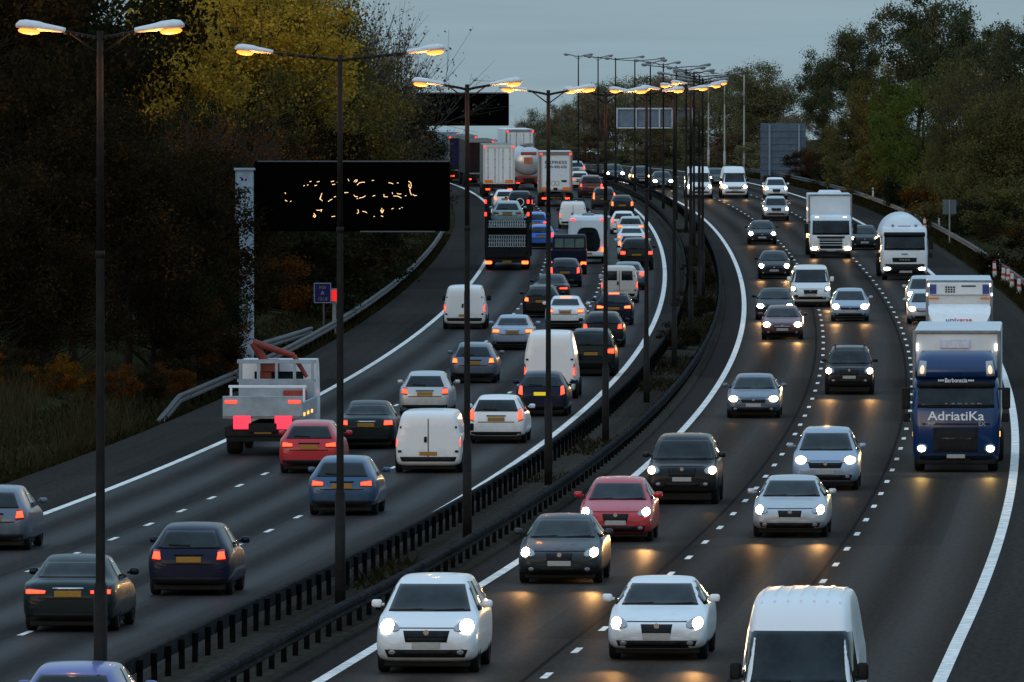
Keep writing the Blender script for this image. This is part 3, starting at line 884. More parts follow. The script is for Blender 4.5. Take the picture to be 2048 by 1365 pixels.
_kits = {}
def car_kit(ty, toward, opt=(), var=0):
    key = (ty, toward, tuple(opt), var)
    if key in _kits: return _kits[key]
    T = TYPES[ty]
    L, Wd = T['L'], T['W']
    sk = ('shell', ty)
    if sk not in _kits: _kits[sk] = Shell(car_bm(L, Wd, T['st']), 2)
    S = _kits[sk]
    h = Wd / 2
    k = Kit()
    body = k.add('body', S.me, 'paint')
    z0, w0, z1, w1 = T['ws']
    van = ty in ('van', 'bigvan')
    zz0 = z0
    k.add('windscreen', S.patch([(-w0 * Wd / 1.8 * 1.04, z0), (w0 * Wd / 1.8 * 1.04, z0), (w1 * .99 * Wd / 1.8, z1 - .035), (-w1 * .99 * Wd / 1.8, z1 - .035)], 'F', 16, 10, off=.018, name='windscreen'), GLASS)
    for sx in (1, -1):
        for (ya, za, yb, zb_, yt) in T['win']:
            q = [(ya, za), (yb, za), (yb if yt < yb - .3 and ya < -.3 else yt, zb_), (yt if ya < -.3 else ya, zb_)]
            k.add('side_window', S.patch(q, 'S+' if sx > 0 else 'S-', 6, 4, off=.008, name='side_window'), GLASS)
    # sill and bumper trim, wheels
    k.wheels([-L / 2 + T['axles'][0] * L, -L / 2 + T['axles'][1] * L], T['tw'] * Wd / 1.8 + .02, k=T.get('wk', 1.0))
    bm = bmesh.new()
    bx(bm, (0, 0, .235), (Wd * .82, L * .90, .25), .03)  # black box set low, its shape adds shade beneath the car
    for t in T['axles']:
        bx(bm, (0, -L / 2 + t * L, .40), (Wd * .93, .70, .36), .06)
    k.add('underbody_shade', finish(bm, 'underbody_shade'), TRIM)
    # the nose and tail differ from car to car
    hl = [tuple(p) for p in T['hl']]; tl = [tuple(p) for p in T['tl']]
    gw, g0, g1 = T['grille']
    if var == 1:
        hl = [(hl[0][0] + .06, hl[0][1] - .01), (hl[1][0] + .03, hl[1][1] - .01), (hl[2][0], hl[2][1] + .05), (hl[3][0] + .06, hl[3][1] + .03)]
        gw *= .78; g0 -= .0; g1 += .02
        tl = [(tl[0][0] - .12, tl[0][1] + .03), tl[1], (tl[2][0] + .02, tl[2][1] - .05), (tl[3][0] - .14, tl[3][1] - .09)]
    elif var == 2:
        hl = [(hl[0][0] - .06, hl[0][1] + .02), hl[1], (hl[2][0] + .02, hl[2][1] - .03), (hl[3][0] - .08, hl[3][1] - .03)]
        gw *= 1.15; g0 += .05
        tl = [(tl[0][0] + .05, tl[0][1] - .04), (tl[1][0] + .01, tl[1][1]), (tl[2][0], tl[2][1] + .07), (tl[3][0] + .04, tl[3][1] + .08)]
    if toward:
        for sx in (1, -1):
            q = [(x * h * 1.1, z) for x, z in hl]
            if sx < 0: q = mirror_q(q)
            k.add('headlight', S.patch(q, 'F', 6, 5, off=.012, rnd_=True, bulge=.02, name='headlight'), HEAD_GLASS)
            cx_ = sum(p[0] for p in q) / 4; cz_ = sum(p[1] for p in q) / 4
            cx_ += .05 * sx
            r = (.105, .088, .095)[var] * (1.0 if ty != 'suv' else 1.12); ra = (1.1, 1.0, 1.55)[var]
            qq = [(cx_ - r * ra, cz_ - r), (cx_ + r * ra, cz_ - r), (cx_ + r * ra, cz_ + r), (cx_ - r * ra, cz_ + r)]
            lm = S.patch(qq, 'F', 6, 6, off=.026, rnd_=True, bulge=.02, name='lamp')
            k.p.append(('lamp', lm, 'head', len(k.p) - 1, None, None, None))
            k.p.append(('headlamp_beam', BEAM, TRIM, None, (cx_, min(v.co.y for v in lm.vertices) - .16, cz_), None, None))
        gi = k.add('grille', S.patch([(-gw * h, g0), (gw * h, g0), (gw * h * 1.12, g1), (-gw * h * 1.12, g1)], 'F', 8, 4, off=.008, name='grille'), TRIM)
        if var != 1:
            zc_ = (g0 + g1) / 2
            k.p.append(('grille_bar', S.patch([(-gw * h * .98, zc_ - .012), (gw * h * .98, zc_ - .012), (gw * h, zc_ + .012), (-gw * h, zc_ + .012)], 'F', 8, 1, off=.016, name='grille_bar'), 'bar', gi, None, None, None))
        b = T['bump']
        k.add('bumper', S.patch([(-h * .74, b - .17), (h * .74, b - .17), (h * .80, b - .03), (-h * .80, b - .03)], 'F', 10, 3, off=.012, name='bumper'), TRIM)
        k.add('lower_intake', S.patch([(-h * .46, b - .13), (h * .46, b - .13), (h * .52, b - .045), (-h * .52, b - .045)], 'F', 8, 2, off=.02, name='lower_intake'), TRIM)
        for sx in (1, -1):
            k.add('fog_lamp', S.patch([(sx * h * .66 - .06, b - .12), (sx * h * .66 + .06, b - .12), (sx * h * .66 + .06, b - .04), (sx * h * .66 - .06, b - .04)], 'F', 4, 4, off=.02, rnd_=True, name='fog_lamp'), HEAD_GLASS)
            k.add('wiper', S.patch([(sx * .36 - .28, zz0 + .005), (sx * .36 + .24, zz0 + .03), (sx * .36 + .24, zz0 + .05), (sx * .36 - .28, zz0 + .03)], 'F', 5, 1, off=.035, name='wiper'), TRIM)
        k.add('bonnet_seam', S.patch([(-h * .60, g1 + .035), (h * .60, g1 + .035), (h * .60, g1 + .052), (-h * .60, g1 + .052)], 'F', 10, 1, off=.006, skirt=.01, name='bonnet_seam'), TRIM)
        bm = bmesh.new(); bx(bm, (0, -L / 2 + .0, b + .045), (.5, .03, .11), .006)
        k.add('number_plate', finish(bm, 'number_plate'), PLATE_W)
        bm = bmesh.new()
        cyl(bm, (0, -L / 2 + .012, g1 - .03), (0, -L / 2 + .04 - .03, g1 - .03), .05, .05, 12)
        k.add('badge', finish(bm, 'badge'), CHROME)
    else:
        if T['rw']:
            z0, w0, z1, w1 = T['rw']
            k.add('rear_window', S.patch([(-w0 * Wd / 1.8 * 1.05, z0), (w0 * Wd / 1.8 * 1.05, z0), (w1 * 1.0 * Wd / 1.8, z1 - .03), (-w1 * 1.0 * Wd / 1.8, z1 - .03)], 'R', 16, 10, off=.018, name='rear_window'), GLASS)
        for sx in (1, -1):
            q = [(x * h * 1.08, z) for x, z in tl]
            if sx < 0: q = mirror_q(q)
            k.add('tail_light', S.patch(q, 'R', 4, 5, off=.012, rnd_=False, bulge=.012, name='tail_light'), TAIL_OFF)
            cx_ = sum(p[0] for p in q) / 4; cz_ = sum(p[1] for p in q) / 4
            r = .10
            if van: qq = [(cx_ - .06, cz_ - .20), (cx_ + .06, cz_ - .20), (cx_ + .05, cz_ + .14), (cx_ - .05, cz_ + .14)]
            else: qq = [(cx_ + (p_[0] - cx_) * .90, cz_ + (p_[1] - cz_) * (.62 if var != 2 else .8)) for p_ in q]
            k.p.append(('lamp', S.patch(qq, 'R', 5, 5, off=.026, rnd_=van, bulge=.012, name='lamp'), 'tail', len(k.p) - 1, None, None, None))
        zc = T['tl'][0][1] + (.04 if not van else -.16)
        bm = bmesh.new(); bx(bm, (0, L / 2 - .0, zc), (.52, .035, .12), .006)
        k.add('number_plate', finish(bm, 'number_plate'), 'plate')
        b = T['bump']
        k.add('bumper', S.patch([(-h * .80, b - .18), (h * .80, b - .18), (h * .86, b - .03), (-h * .86, b - .03)], 'R', 10, 3, off=.012, name='bumper'), TRIM)
        if not van:
            zs_ = T['tl'][0][1] - .05
            for q in ([(-h * .62, zs_ - .012), (h * .62, zs_ - .012), (h * .62, zs_ + .012), (-h * .62, zs_ + .012)],):
                k.add('boot_seam', S.patch(q, 'R', 12, 1, off=.006, skirt=.01, name='boot_seam'), TRIM)
            z0_ = T['rw'][0]
            k.add('boot_trim', S.patch([(-.30, zc + .085), (.30, zc + .085), (.30, zc + .12), (-.30, zc + .12)], 'R', 4, 1, off=.02, name='boot_trim'), CHROME if ty == 'saloon' else TRIM)
            if ty in ('hatch', 'estate', 'mpv', 'suv'):
                k.add('wiper', S.patch([(-.02, z0_ + .03), (.42, z0_ + .06), (.42, z0_ + .085), (-.02, z0_ + .07)], 'R', 5, 1, off=.035, name='wiper'), TRIM)
        if 'brake' in opt and T['rw']:
            z1, w1 = T['rw'][2], T['rw'][3]
            k.add('high_brake_light', S.patch([(-.24, z1 + .02), (.24, z1 + .02), (.22, z1 + .065), (-.22, z1 + .065)], 'R', 4, 2, off=.02, name='high_brake_light'), TAIL_BRIGHT)
        if van:
            zt_ = 1.72 if ty == 'van' else 2.2
            k.add('door_seam', S.patch([(-.014, .46), (.014, .46), (.014, zt_), (-.014, zt_)], 'R', 1, 10, off=.006, skirt=.01, name='door_seam'), TRIM)
            k.add('door_handle', S.patch([(.04, .98), (.12, .98), (.12, 1.16), (.04, 1.16)], 'R', 2, 2, off=.03, name='door_handle'), TRIM)
            for sx in (1, -1):
                for z in (.66, 1.42): k.add('hinge', S.patch([(sx * h * .86 - .05, z), (sx * h * .86 + .05, z), (sx * h * .86 + .05, z + .07), (sx * h * .86 - .05, z + .07)], 'R', 2, 2, off=.025, name='hinge'), TRIM)
            if 'windows' in opt:
                for sx in (1, -1):
                    k.add('rear_window', S.patch([(sx * .42 - .30, 1.22), (sx * .42 + .30, 1.22), (sx * .40 + .28, 1.72), (sx * .40 - .28, 1.72)], 'R', 5, 4, name='rear_window'), GLASS)
        if 'spare' in opt:
            bm = bmesh.new(); cyl(bm, (0, L / 2 - .05, 1.0), (0, L / 2 + .2, 1.0), .36, .34, 24)
            i = k.add('spare_wheel', finish(bm, 'spare_wheel', False), TYRE)
            bm = bmesh.new()
            n = 24
            ra = [[(rr * math.cos(2 * math.pi * a / n), L / 2 + .205 + dy, 1.0 + rr * math.sin(2 * math.pi * a / n)) for rr, dy in ((.30, 0), (.235, .012), (.225, -.02), (.30, -.02))] for a in range(n)]
            V = [[bm.verts.new(p) for p in q] for q in ra]
            for a in range(n):
                for j in range(4): bm.faces.new((V[a][j], V[a][(j + 1) % 4], V[(a + 1) % n][(j + 1) % 4], V[(a + 1) % n][j]))
            k.p.append(('wheel_ring', finish(bm, 'wheel_ring', True), mat('white_ring', (.6, .6, .58), .5, var=.1), i, None, None, None))
    # door mirrors
    zm = T['ws'][0] + .06; ym = T['win'][0][0] + (.22 if not van else .18)
    for sx in (1, -1):
        bm = bmesh.new()
        hh = .14 if not van else .24
        bx(bm, (sx * (h + .065), ym, zm + hh / 2 - .02), (.19, .11, hh), .05, 3)
        bx(bm, (sx * (h + .0), ym + .01, zm + .03), (.14, .05, .05), .01, 1)
        k.add('door_mirror', finish(bm, 'door_mirror', True), 'mirror')
    if 'rails' in opt:
        zt = max(q[3] for q in T['st'])
        for sx in (1, -1):
            bm = bmesh.new()
            cyl(bm, (sx * h * .60, -.35, zt + .03), (sx * h * .60, L * .36, zt + .02), .022, .022, 8)
            for y in (-.3, L * .33): cyl(bm, (sx * h * .60, y, zt - .06), (sx * h * .60, y, zt + .03), .02, .02, 6)
            k.add('roof_rail', finish(bm, 'roof_rail', True), 'rail')
    if 'rack' in opt:
        zt = max(q[3] for q in T['st'])
        bm = bmesh.new()
        for y in np.linspace(-.8, 2.1, 4):
            bx(bm, (0, float(y), zt + .10), (Wd * .84, .05, .04))
            for sx in (1, -1): bx(bm, (sx * Wd * .40, float(y), zt + .04), (.05, .05, .16))
        for sx in (1, -1):
            bx(bm, (sx * Wd * .42, .65, zt + .14), (.04, 3.0, .04))
            bx(bm, (sx * Wd * .16, .65, zt + .15), (.05, 3.2, .05))
        k.add('roof_rack', finish(bm, 'roof_rack'), TRIM)
    if 'ribs' in opt:
        bm = bmesh.new()
        for i in range(7):
            x = (i - 3) * .22
            q = S.patch([(x - .02, -L * .18), (x + .02, -L * .18), (x + .02, L * .45), (x - .02, L * .45)], 'T', 1, 10, off=.012, name='t')
            bm.from_mesh(q)
        k.add('roof_rib', finish(bm, 'roof_rib'), 'paint')
    _kits[key] = k
    return k

def P(n): return {
    'white': paint('white', (.74, .75, .76)), 'offwhite': paint('offwhite', (.66, .66, .63)), 'silver': paint('silver', (.42, .44, .46), .45, .3),
    'silverblue': paint('silver_blue', (.28, .34, .43), .45, .3), 'grey': paint('grey', (.030, .036, .040), .25, .3), 'greyblue': paint('grey_blue', (.10, .13, .18), .35, .3),
    'black': paint('black', (.008, .008, .009), .0, .25), 'darkblue': paint('dark_blue', (.002, .005, .026), .0, .28), 'blue': paint('bright_blue', (.02, .12, .52), .2, .28),
    'skyblue': paint('sky_blue', (.025, .075, .155), .25, .3), 'purple': paint('purple_blue', (.07, .09, .30), .2, .28), 'red': paint('bright_red', (.45, .008, .02), .0, .28),
    'darkred': paint('dark_red', (.10, .010, .016), .0, .3), 'green': paint('dark_green', (.003, .011, .012), .1, .3), 'cream': paint('cream', (.52, .47, .42)), 'teal': paint('pale_teal', (.26, .38, .38), .2, .3),
}[n]

G_AWAY = 'vehicles driving away on the left carriageway'
G_TO = 'vehicles coming towards the camera on the right carriageway'
HEAD_BIG = HEAD
def car(px, py, ty, col, toward, label, opt=(), name='car', cat=None, sc=(1, 1, 1), lamp=None, bright=False, plate=None):
    k = car_kit(ty, toward, opt, int(abs(px)) % 3)
    T = TYPES[ty]
    pm = P(col)
    mats = {'paint': pm, 'mirror': pm if col not in ('white',) or ty not in ('van', 'bigvan') else TRIM, 'rail': TRIM, 'bar': CHROME if int(abs(px)) % 2 else TRIM,
            'head': {None: HEAD, 'dim': HEAD_DIM, 'off': HEAD_GLASS}[lamp], 'tail': TAIL_BRIGHT if bright else TAIL,
            'plate': plate or PLATE_Y, 'beam': {None: BEAM, 'dim': BEAM_DIM, 'off': None}[lamp]}
    name = {'van': 'van', 'bigvan': 'van'}.get(ty, name)
    return spawn(k, name, px, py, toward, T['over'] * sc[1], T['L'] * sc[1], mats, label, cat or ('van' if name == 'van' else 'car'), G_TO if toward else G_AWAY, sc)

# ---------------------------------------------------------------- cars driving away
A = lambda *a, **k: car(a[0], a[1], a[2], a[3], False, a[4], *a[5:], **k)
A(150, 1528, 'hatch', 'purple', 'purple blue car cut off by the bottom left corner, in the lane beside the median')
A(145, 1262, 'saloon', 'green', 'dark green saloon behind the nearest lamp post at lower left')
A(384, 1190, 'hatch', 'darkblue', 'dark blue hatchback in the middle lane between the two nearest lamp posts')
A(-12, 1100, 'hatch', 'greyblue', 'slate blue hatchback half cut off by the left edge of the photo')
A(688, 1030, 'hatch', 'skyblue', 'blue hatchback behind the second lamp post, in the middle lane')
A(860, 945, 'van', 'white', 'white panel van close behind the third lamp post, nearest of the white vans', sc=(.97, .95, .90))
A(622, 946, 'hatch', 'red', 'bright red hatchback left of the second lamp post')
A(735, 897, 'saloon', 'green', 'dark teal saloon right of the red hatchback, in the same queue')
A(852, 832, 'hatch', 'silver', 'silver hatchback just ahead of the near white panel van')
A(948, 766, 'hatch', 'greyblue', 'blue-grey hatchback with a yellow plate behind the third lamp post', bright=True)
A(1026, 700, 'saloon', 'silverblue', 'silver blue saloon low and rounded, right behind a white panel van', bright=True)
A(930, 658, 'van', 'white', 'white panel van alone in the slow lane behind the third lamp post', sc=(.96, .95, .98))
A(995, 886, 'estate', 'white', 'white estate car right of the third lamp post')
A(1085, 832, 'hatch', 'darkblue', 'dark blue hatchback with the brightest yellow plate, behind the fourth lamp post', plate=PLATE_YB)
A(1101, 797, 'bigvan', 'white', 'white high-roofed van at the fourth lamp post, ahead of the yellow-plated hatchback', sc=(.92, .9, .96))
A(1183, 752, 'suv', 'green', 'dark green off-road car left of the fifth lamp post')
A(1206, 694, 'estate', 'black', 'black estate car behind the fifth lamp post, reflecting the sky')
A(1131, 657, 'saloon', 'white', 'white saloon with a lit high brake light right of the fourth lamp post', ('brake',), bright=True)
A(1228, 650, 'hatch', 'darkblue', 'dark blue hatchback with high brake light lit, below the twin-window van', ('brake',), bright=True)
A(1239, 606, 'van', 'cream', 'cream van with two rear windows at the fifth lamp post', ('windows',), sc=(.93, .9, .92))
A(1256, 580, 'saloon', 'greyblue', 'blue-grey saloon ahead of the cream twin-window van')
A(1083, 635, 'hatch', 'black', 'black hatchback with one very bright orange tail lamp at the fourth lamp post', bright=True)
A(1102, 608, 'saloon', 'black', 'black saloon tucked in front of the black hatchback at the fourth lamp post')
A(1130, 574, 'hatch', 'darkblue', 'dark blue hatchback with a pale sticker in its rear window')
A(1146, 457, 'van', 'white', 'white van carrying a black roof rack in front of the courier lorry', ('rack',), sc=(.97, .9, .92))
A(1082, 498, 'hatch', 'blue', 'bright blue hatchback right of the black car transporter')
A(1072, 470, 'hatch', 'blue', 'bright blue car partly hidden, ahead of the bright blue hatchback')
A(1040, 432, 'suv', 'black', 'black off-road car with a white-ringed spare wheel ahead of the transporter', ('spare',))
A(1010, 420, 'hatch', 'white', 'white hatchback left of the off-road car with the spare wheel', bright=True)
A(1159, 379, 'hatch', 'offwhite', 'small off-white hatchback right of the courier lorry')
A(1151, 356, 'hatch', 'silver', 'distant silver hatchback half hidden by the courier lorry')
A(1182, 396, 'suv', 'darkred', 'dark red off-road car with stacked red lamps right of the courier lorry')
A(1208, 419, 'mpv', 'grey', 'grey people carrier with a lit high brake light on the far bend', ('brake',), bright=True)
A(1244, 432, 'hatch', 'black', 'small black hatchback nearest the edge line on the far bend', bright=True)
A(1247, 468, 'hatch', 'white', 'white hatchback mostly hidden behind the silver pick-up estate')
A(1261, 479, 'estate', 'silver', 'silver estate at the head of the tight outer-lane queue', bright=True)
A(1263, 500, 'saloon', 'white', 'white saloon in the middle of the tight outer-lane queue', bright=True)
A(1265, 518, 'estate', 'offwhite', 'off-white estate at the rear of the pale outer-lane queue', bright=True)
A(1273, 540, 'suv', 'black', 'black off-road car behind the pale outer-lane queue')
# ---------------------------------------------------------------- cars coming
T_ = lambda *a, **k: car(a[0], a[1], a[2], a[3], True, a[4], *a[5:], **k)
T_(1598, 1556, 'bigvan', 'white', 'large white van with a ribbed roof cut off by the bottom edge', ('ribs',), sc=(.88, 1, 1.07), lamp='off')
T_(1318, 1318, 'saloon', 'white', 'white saloon at the bottom beside the large cut-off van')
T_(858, 1345, 'mpv', 'white', 'white people carrier nearest the camera in the fast lane, at the bottom')
T_(1123, 1166, 'saloon', 'grey', 'dark grey saloon directly behind the near white people carrier')
T_(1234, 1083, 'hatch', 'red', 'bright red hatchback with both headlamps lit')
T_(1366, 1008, 'suv', 'black', 'black off-road car following the bright red hatchback', lamp='dim')
T_(1582, 1074, 'saloon', 'silver', 'silver saloon with bright headlamps in the middle lane')
T_(1652, 980, 'mpv', 'silverblue', 'silver blue people carrier right behind the silver saloon', lamp='dim')
T_(1508, 836, 'saloon', 'greyblue', 'blue-grey saloon with dim sidelights in the fast lane', lamp='dim')
T_(1699, 789, 'suv', 'black', 'black off-road car with roof rails and glowing headlamps, alone in the middle lane', ('rails',), sc=(.93, .95, .95))
T_(1700, 643, 'hatch', 'silverblue', 'silver blue hatchback beside the silver van')
T_(1621, 614, 'van', 'offwhite', 'silver white van with a black windscreen left of the silver blue hatchback')
T_(1550, 640, 'saloon', 'green', 'dark green saloon right behind the old dark red saloon')
T_(1565, 679, 'saloon', 'darkred', 'old dark red saloon in the fast lane, half covering the dark green saloon')
T_(1548, 558, 'hatch', 'black', 'black hatchback with bright headlamps just beyond the silver white van')
T_(1524, 489, 'estate', 'black', 'black estate with roof rails in the fast lane', ('rails',))
T_(1552, 442, 'suv', 'silver', 'silver off-road car directly below a small white people carrier', sc=(.95, 1, .95))
T_(1552, 398, 'mpv', 'white', 'small white people carrier on the far bend')
T_(1469, 397, 'bigvan', 'white', 'tall white van with high roof, right one of two at the far bend')
T_(1398, 397, 'bigvan', 'white', 'tall white van with high roof, left one of two behind lamp posts')
T_(1433, 372, 'hatch', 'grey', 'dark grey hatchback between the two tall white vans')
T_(1325, 379, 'hatch', 'grey', 'dark hatchback with glowing headlamps on the far bend left of the white vans')
T_(1283, 372, 'mpv', 'black', 'black people carrier with dim lamps on the far bend', lamp='dim')
T_(1229, 363, 'hatch', 'grey', 'grey hatchback farthest away on the right carriageway')
T_(1729, 500, 'hatch', 'black', 'black hatchback between the white box lorry and the white tanker', lamp='dim')
T_(1853, 648, 'hatch', 'silver', 'silver hatchback half hidden by the white refrigerated lorry', lamp='dim')
T_(1850, 623, 'mpv', 'silver', 'silver people carrier behind the half-hidden silver hatchback')

# ================================================================== LORRIES
WHITE_BODY = mat('lorry_white', (.66, .69, .71), .45, coat=.2, var=.10, scale=1.2)
GREY_FRAME = mat('lorry_frame', (.20, .21, .22), .5, metal=.4, var=.3, scale=3)
CHASSIS = mat('lorry_chassis', (.014, .014, .015), .7, var=.4, scale=5)
ORANGE_BAND = mat('reflective_orange', (.75, .16, .02), .35, var=.2, scale=6)
LETTER_D = mat('lettering_dark', (.02, .03, .06), .5)
LETTER_W = mat('lettering_white', (.75, .78, .80), .5)
LETTER_R = mat('lettering_red', (.55, .05, .04), .5)

def bxm(name, boxes):
    bm = bmesh.new()
    for b in boxes: bx(bm, b[0], b[1], b[2] if len(b) > 2 else .01)
    return finish(bm, name)

def rear_lorry(px, py, label, body, H=4.0, Wd=2.5, L=12.0, floor=1.05, door=None, frame=None, kind='doors', text=None, marks=True, tails=True, k=1.0, name='box_lorry', band=False, dz=0.0):
    """a lorry seen from behind: cab, chassis, body, doors with locking bars, lamps"""
    K = Kit(); y1 = L / 2; h = Wd / 2
    door = door or body; frame = frame or GREY_FRAME
    # cab
    rings = []
    for z, yf, w in ((.5, -y1 - 1.9, 1.16), (1.4, -y1 - 1.95, 1.2), (2.5, -y1 - 1.7, 1.18), (2.95, -y1 - 1.4, 1.08)):
        rings.append([(-w, yf + .15, z), (-w + .15, yf, z), (w - .15, yf, z), (w, yf + .15, z), (w, -y1 + .0, z), (-w, -y1 + .0, z)])
    bm = bmesh.new(); loft(bm, rings); K.add('cab', finish(bm, 'cab'), body)
    K.add('chassis', bxm('chassis', [((0, -.6, .85), (.9, L + 2.2, .28), .02), ((0, y1 - .35, .55), (Wd * .92, .12, .14), .02), ((-.5, y1 - .35, .72), (.1, .1, .4)), ((.5, y1 - .35, .72), (.1, .1, .4)),
        ((-h * .78, y1 - 1.6, 1.0), (.5, 2.6, .06)), ((h * .78, y1 - 1.6, 1.0), (.5, 2.6, .06)), ((-h * .78, y1 - .5, .62), (.46, .03, .62)), ((h * .78, y1 - .5, .62), (.46, .03, .62))]), CHASSIS)
    K.wheels([-y1 - .9, y1 - 2.6, y1 - 1.45], h - .17, big=True, twin=True, k=.98)
    if kind == 'tank':
        bm = bmesh.new(); rings = []; n = 28
        zc, R = (H + floor) / 2 + .05, (H - floor) / 2
        for y, f in ((-y1 + .2, .25), (-y1 + .35, .75), (-y1 + .7, 1), (y1 - .55, 1), (y1 - .30, .93), (y1 - .12, .72), (y1 - .02, .38), (y1, .1)):
            rings.append([(h * .97 * f * math.cos(2 * math.pi * a / n), y, zc + R * f * math.sin(2 * math.pi * a / n)) for a in range(n)])
        loft(bm, rings); K.add('tank', finish(bm, 'tank', True), body)
        K.add('walkway', bxm('walkway', [((0, 0, H + .1), (.7, L * .86, .05)), ((0, y1 - .9, H + .2), (.9, .5, .2)), ((-.35, -.2, H + .25), (.03, L * .8, .03)), ((.35, -.2, H + .25), (.03, L * .8, .03))]), GREY_FRAME)
        K.add('hazard_panel', bxm('hazard_panel', [((.05, y1 + .03, zc + .05), (.70, .05, .52), .015)]), mat('hazard_orange', (.42, .12, .05), .5, var=.3))
        K.add('sign_band', bxm('sign_band', [((0, y1 - .06, zc + R * .52), (1.3, .16, .24), .02)]), mat('sign_red', (.32, .04, .04), .5, var=.3))
        K.add('rear_bumper', bxm('rear_bumper', [((0, y1 - .1, .72), (Wd * .96, .2, .22), .03), ((0, y1 - .3, 1.0), (Wd * .8, .4, .3), .03)]), mat('dull_red', (.20, .025, .02), .5, var=.3))
    else:
        K.add('load_body', bxm('load_body', [((0, 0, (H + floor) / 2), (Wd, L, H - floor), .05)]), body)
        fr = [((-h + .06, y1 + .025, (H + floor) / 2), (.13, .06, H - floor), .012), ((h - .06, y1 + .025, (H + floor) / 2), (.13, .06, H - floor), .012),
              ((0, y1 + .026, H - .12), (Wd - .26, .06, .24), .012), ((0, y1 + .026, floor + .05), (Wd - .26, .06, .12), .012)]
        K.add('rear_frame', bxm('rear_frame', fr), frame)
        if kind == 'doors':
            for sx in (-1, 1):
                i = K.add('rear_door', bxm('rear_door', [((sx * (h - .13) / 2, y1 + .02, (H + floor) / 2 - .07), (h - .16, .05, H - floor - .38), .01)]), door)
                bars = []
                for xx in (.28, .78):
                    bars.append(((sx * (h - .13) * xx, y1 + .065, (H + floor) / 2 - .07), (.035, .035, H - floor - .36), .008))
                    for zz in (.12, .4, .65, .9): bars.append(((sx * (h - .13) * xx, y1 + .06, floor + .2 + (H - floor - .4) * zz), (.12, .03, .05), .005))
                K.p.append(('locking_bar', bxm('locking_bar', bars), GREY_FRAME, i, None, None, None))
        elif kind == 'shutter':
            i = K.add('rear_door', bxm('rear_door', [((0, y1 + .02, (H + floor) / 2 - .10), (Wd - .44, .05, H - floor - .52), .01)]), door)
        elif kind == 'curtain':
            i = K.add('rear_door', bxm('rear_door', [((0, y1 + .02, (H + floor) / 2 - .07), (Wd - .30, .05, H - floor - .38), .01)] + [((xx, y1 + .05, (H + floor) / 2 - .07), (.03, .03, H - floor - .4), .005) for xx in (-.55, 0, .55)]), door)
    if band:
        for sx in (-1, 1): K.add('warning_band', bxm('warning_band', [((sx * h * .64, y1 + .075, floor + .20), (.62, .03, .24), .005)]), ORANGE_BAND)
    if marks:
        for sx in (-1, 1): K.add('marker_light', bxm('marker_light', [((sx * (h - .14), y1 + .08, H - .17), (.16, .05, .13), .02)]), MARK_RED)
    if tails:
        for sx in (-1, 1): K.add('tail_light', bxm('tail_light', [((sx * h * .70, y1 - .26, .62), (.34, .06, .13), .02)]), TAIL)
    K.add('number_plate', bxm('number_plate', [((0, y1 - .27, .58), (.52, .04, .12), .005)]), PLATE_Y)
    if text: text(K, y1, H, floor, h)
    return spawn(K, name, px, py, False, 1.45, L, {}, label, 'lorry', G_AWAY, (k, 1, k), dz=dz)

def courier_text(K, y1, H, fl, h):
    for s, z, sz in (('EXPRESS', H - .82, .34), ('0800-400-600', H - 1.16, .30)):
        me = text_mesh(s, sz); me.transform(Matrix.Translation((0, y1 + .055, z)) @ TO_REAR)
        w = max(v.co.x for v in me.vertices) - min(v.co.x for v in me.vertices)
        me.transform(Matrix.Diagonal((1.66 / w, 1, 1, 1)))
        K.add('lettering', me, LETTER_D)
    ring = []
    bm = bmesh.new()
    for cx_ in (.62, .22, -.10):
        n = 16
        for a in range(n):
            bx(bm, (cx_ + .15 * math.cos(2 * math.pi * a / n), y1 + .05, fl + .62 + .17 * math.sin(2 * math.pi * a / n)), (.05, .012, .05), .0)
    K.add('emblem', finish(bm, 'emblem'), mat('emblem_tan', (.40, .24, .12), .5))
    K.add('door_handle', bxm('door_handle', [((-.62, y1 + .06, fl + .78), (.40, .04, .14), .01), ((.03, y1 + .06, fl + .18), (.3, .06, .2), .02)]), TRIM)

NAVY = mat('lorry_navy', (.006, .010, .040), .5, coat=.1, var=.2, scale=1)
MAROON = mat('lorry_maroon', (.012, .006, .007), .5, var=.3, scale=1)
PALEBLUE = mat('lorry_pale_blue', (.24, .32, .42), .5, var=.2, scale=1)
rear_lorry(1111, 413, 'silver courier lorry with EXPRESS and a phone number on its rear door', mat('lorry_silver', (.46, .43, .41), .4, metal=.3, var=.2, scale=1), H=4.15, L=8, door=mat('door_pale', (.60, .66, .70), .45, var=.12), frame=mat('frame_brown', (.18, .15, .14), .5), kind='shutter', text=courier_text, band=True, floor=1.15)
rear_lorry(997, 394, 'white box lorry with barred rear doors and orange bands, left of the tanker', mat('lorry_dark_side', (.10, .10, .10), .5, var=.3, scale=1), H=4.15, L=12, door=WHITE_BODY, frame=mat('frame_white', (.55, .53, .50), .5), kind='doors', band=True)
rear_lorry(1056, 380, 'silver road tanker with a reddish panel on its rounded rear end', mat('tank_steel', (.50, .52, .53), .3, metal=.45, var=.2, scale=1.5), H=3.55, L=11, floor=1.15, kind='tank', marks=False, name='tanker_lorry')
rear_lorry(1038, 362, 'very tall white lorry showing above the silver tanker', WHITE_BODY, H=4.5, L=12, kind='doors')
rear_lorry(958, 373, 'maroon black lorry between the navy lorry and the white box lorry', MAROON, H=3.95, L=12, kind='curtain')
rear_lorry(924, 366, 'navy blue lorry with red marker lights at the crest of the road', NAVY, H=4.1, L=12, kind='curtain')
rear_lorry(888, 357, 'pale blue lorry farthest left at the crest, half hidden by trees', PALEBLUE, H=4.1, L=12, kind='doors')

